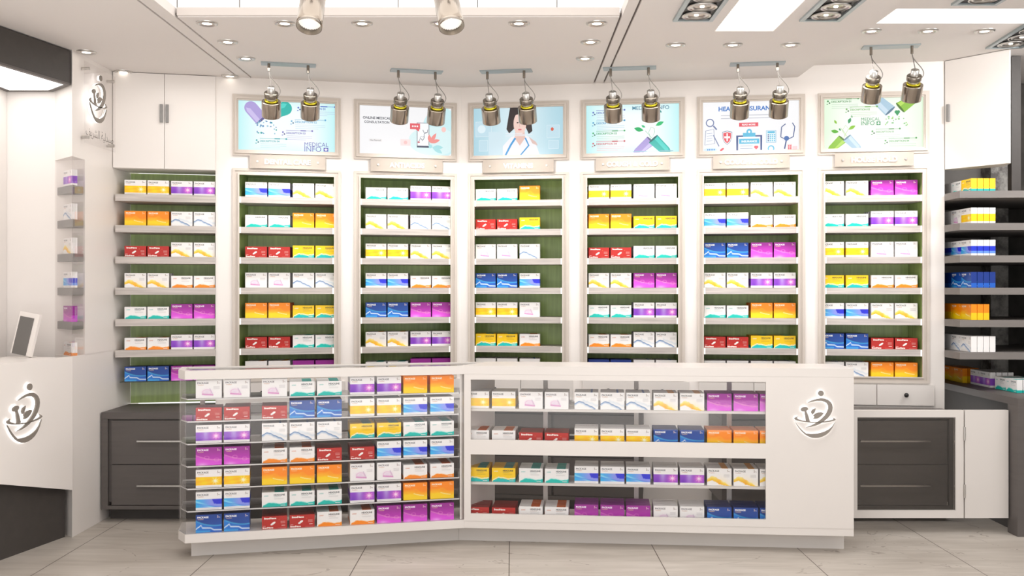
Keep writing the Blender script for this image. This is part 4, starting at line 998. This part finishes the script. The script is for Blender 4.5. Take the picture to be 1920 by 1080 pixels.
for r, k in enumerate(['VB', 'B', 'Y', 'BB', 'M', 'HO']):
    z = nz[r] if r < 5 else 1.0525
    carton(k, A[0]+.687*.163+.726*.032, A[1]-.726*.163+.687*.032, z, math.radians(-46.5), .98, f'{D[k][7]}, {ORD[r]} from top in the corner glass case', 'medicine boxes in the corner glass case')
d_ = Vector((-.2316, -.9728)); n_ = Vector((-.9728, .2316))
P0 = Vector((-2.605, 5.80)); P1 = P0+d_*1.0
t = thing('cash_desk', 'white cash desk with grey emblem and dark base at left', 'desk', (-2.75, 5.2, 0))
G().prism([tuple(P0), tuple(P1), tuple(P1+n_*.15), tuple(P0+n_*.15+d_*.03)], 0, 1.018).build('base', DARKER, t, **Wd)
Q0 = Vector((-2.553, 5.782)); Q1 = Q0+d_*1.0
g = G(); v = []
for off in (0, .028):
    a, b = Q0+n_*off, Q1+n_*off
    v += [(a.x, a.y, .277), (b.x, b.y, .277+.25*1.0), (b.x, b.y, 1.051), (a.x, a.y, 1.051)]
g.add(v, [(0, 1, 2, 3), (7, 6, 5, 4), (0, 4, 5, 1), (1, 5, 6, 2), (2, 6, 7, 3), (3, 7, 4, 0)]); g.build('front_panel', WHITE, t, **Wd)
a, b = Q0+n_*.0285+d_*.05, Q1+n_*.0285
G().prism([tuple(a), tuple(b), tuple(b+n_*.2), tuple(a+n_*.36)], 1.019, 1.050).build('desk_top', WHITE, t, **Wd)
th = math.atan2(-d_.y, -d_.x)      # local +x points from near (left in view) to far (right in view)
ue_ = None
best = None
for k in range(200):
    q = Q0+d_*(k*.004)
    if 960+F*q.x/q.y < 42: best = q; break
Xe = Matrix.Translation((best.x, best.y, HC-(775-540)*best.y/F)) @ Matrix.Rotation(th, 4, 'Z')
emblem(t, .315, ROOTM[t].inverted() @ Xe, grow=.0)
sc_ = thing('desk_screen', 'white tablet screen tilted on the cash desk', 'screen', (-2.80, 5.72, 1.051), math.radians(-14))
Xs = Matrix.Translation((-.02, -.01, .016)) @ Matrix.Rotation(math.radians(9), 4, 'Y') @ Matrix.Rotation(math.radians(-8), 4, 'X')
G().box(-.062, .072, -.008, .012, 0, .245, X=Xs).build('casing', WHITE, sc_)
G().box(-.052, .042, -.0105, -.0085, .0, .218, X=Xs).build('display', SCREEN, sc_)
G().box(-.05, .04, -.03, .05, 0, .003).build('foot', WHITE, sc_)
t = thing('lit_bulkhead', 'dark bulkhead with lit underside at the upper left', 'bulkhead', (-2.8, 5.3, 2.63))
R0 = Vector((-2.565, 5.785)); R1 = R0+d_*1.6
pb = [tuple(R0), (-2.757, 5.980), (-3.035, 5.980), (-3.035, 4.3), tuple(R1)]
G().prism(pb, 2.64, 2.826).build('fascia', DARKER, t, **Wd)
inner = [tuple(q) for q in inset([Vector(q) for q in pb], .03)]
G().ring(pb, inner, 2.628, 2.6395).build('lip', DARKW, t, **Wd)
G().prism(inner, 2.632, 2.6395).build('diffuser', PANELE, t, **Wd)
t = thing('shop_sign', 'clear acrylic sign with grey emblem and Arabic lettering on the pier', 'sign', (-2.552, 6.07, 2.55), PI/2)
# local x runs away from the viewer (+Y), local -y faces +X
ya, yb = 5.862-6.07, 6.32-6.07; y0 = -.032
G().box(ya, yb, y0-.005, y0, 2.308-2.55, 2.789-2.55).build('plate', ACRYL, t)
for sx in (ya+.045, yb-.045):
    for z in (2.345-2.55, 2.752-2.55): G().rod((sx, 0, z), (sx, y0-.014, z), .009, 12).build('standoff', STEEL, t)
Xs = Matrix.Translation((6.035-6.07, y0-.0055+.0, .048))
for nm, mt, a, b, gr in (('emblem', LOGO, -.020, -.012, 0), ('halo_light', HALO, -.0115, -.009, .0)):
    gg = emblem_geo(.295, y0+a+.005, y0+b+.005, gr); gg.v = [Matrix.Translation((6.035-6.07, 0, .048)) @ q for q in gg.v]; gg.build(nm, mt, t)
ar = "\uFEBB\uFEF4\uFEAA\uFEDF\uFEF4\uFE94 \uFE8D\uFEDF\uFEB8\uFEAE\uFEF3\uFED2"[::-1]
v, f, tw, th_ = glyphs(ar, 0.); k = .40/tw; g = G()
for yy, mi in ((y0-.0125, 0),):
    g.add([(6.06-6.07-.20+a*k, yy, -.212+b*k*1.1) for a, b in v], f, mi=mi)
g.build('lettering', M('dark_taupe_letter', hx('7d766f'), .5, noise=.03), t)

# ------------------------------------------------------------------ remaining cartons: all those stacked behind the visible fronts
o = STUFF.build('medicine_boxes', CARTON, attr=True)
tag(o, 'remaining medicine cartons stacked behind the front ones on all shelves', 'medicine box', kind='stuff')
print('INDIVIDUAL BOXES', NBOX[0])

# ------------------------------------------------------------------ light
def area(name, loc, rot, sx, sy, e, col=(1, 1, 1)):
    l = bpy.data.lights.new(name, 'AREA'); l.shape = 'RECTANGLE'; l.size = sx; l.size_y = sy; l.energy = e; l.color = col
    o = bpy.data.objects.new(name, l); C.objects.link(o); o.location = loc; o.rotation_euler = rot; return o
area('added_overhead_fill', (-.2, 2.4, 2.78), (0, 0, 0), 4.5, 2.6, 34, (1, .99, .98))  # added soft overhead fill, unseen and without a fixture of its own
area('coffer_light', (-.58, 3.7, 3.6), (0, 0, 0), 2.0, 2.4, 8, (1, .99, .98))
area('added_bounce_fill', (0, .6, .15), (PI, 0, 0), 5.0, 2.6, 115, (1, .99, .985))  # added upward fill near the floor, no such lamp; brightens the ceiling
area('panel_light', (1.25, 4.7, 2.83), (0, 0, 0), .3, 1.2, 12)
area('niche_light', (-2.85, 5.5, 2.62), (0, 0, 0), .25, .5, .8)
area('added_aisle_fill', (-.0, 6.0, 2.80), (0, 0, 0), 4.4, .25, 14, (1, .98, .95))  # added strip of light above the aisle, no such fixture on the ceiling
area('added_corner_fill', (3.35, 5.2, 2.85), (math.radians(40), 0, 0), .9, .4, 26)  # added fill with no fixture here, lifts the dark right corner
for i, X in enumerate(lampX):
    l = bpy.data.lights.new('spot_beam', 'SPOT'); l.energy = 8; l.spot_size = math.radians(95); l.spot_blend = .9; l.shadow_soft_size = .04; l.color = (1, .98, .95)
    o = bpy.data.objects.new('spot_beam', l); C.objects.link(o); o.matrix_world = X @ Matrix.Translation((0, 0, -.02))
w = bpy.data.worlds.new('shop_ambience'); bpy.context.scene.world = w; w.use_nodes = True
bg = w.node_tree.nodes['Background']; bg.inputs[0].default_value = (1, .99, .98, 1); bg.inputs[1].default_value = 1.05

cam = bpy.data.cameras.new('camera'); cam.lens = 35; cam.sensor_width = 36; cam.clip_start = .05
co = bpy.data.objects.new('camera', cam); C.objects.link(co); co.location = (0, 0, HC); co.rotation_euler = (PI/2, 0, 0)
sc = bpy.context.scene; sc.camera = co
sc.view_settings.view_transform = 'Standard'; sc.view_settings.look = 'None'; sc.view_settings.exposure = 0.32
sc.cycles.transparent_max_bounces = 24; sc.cycles.max_bounces = 8
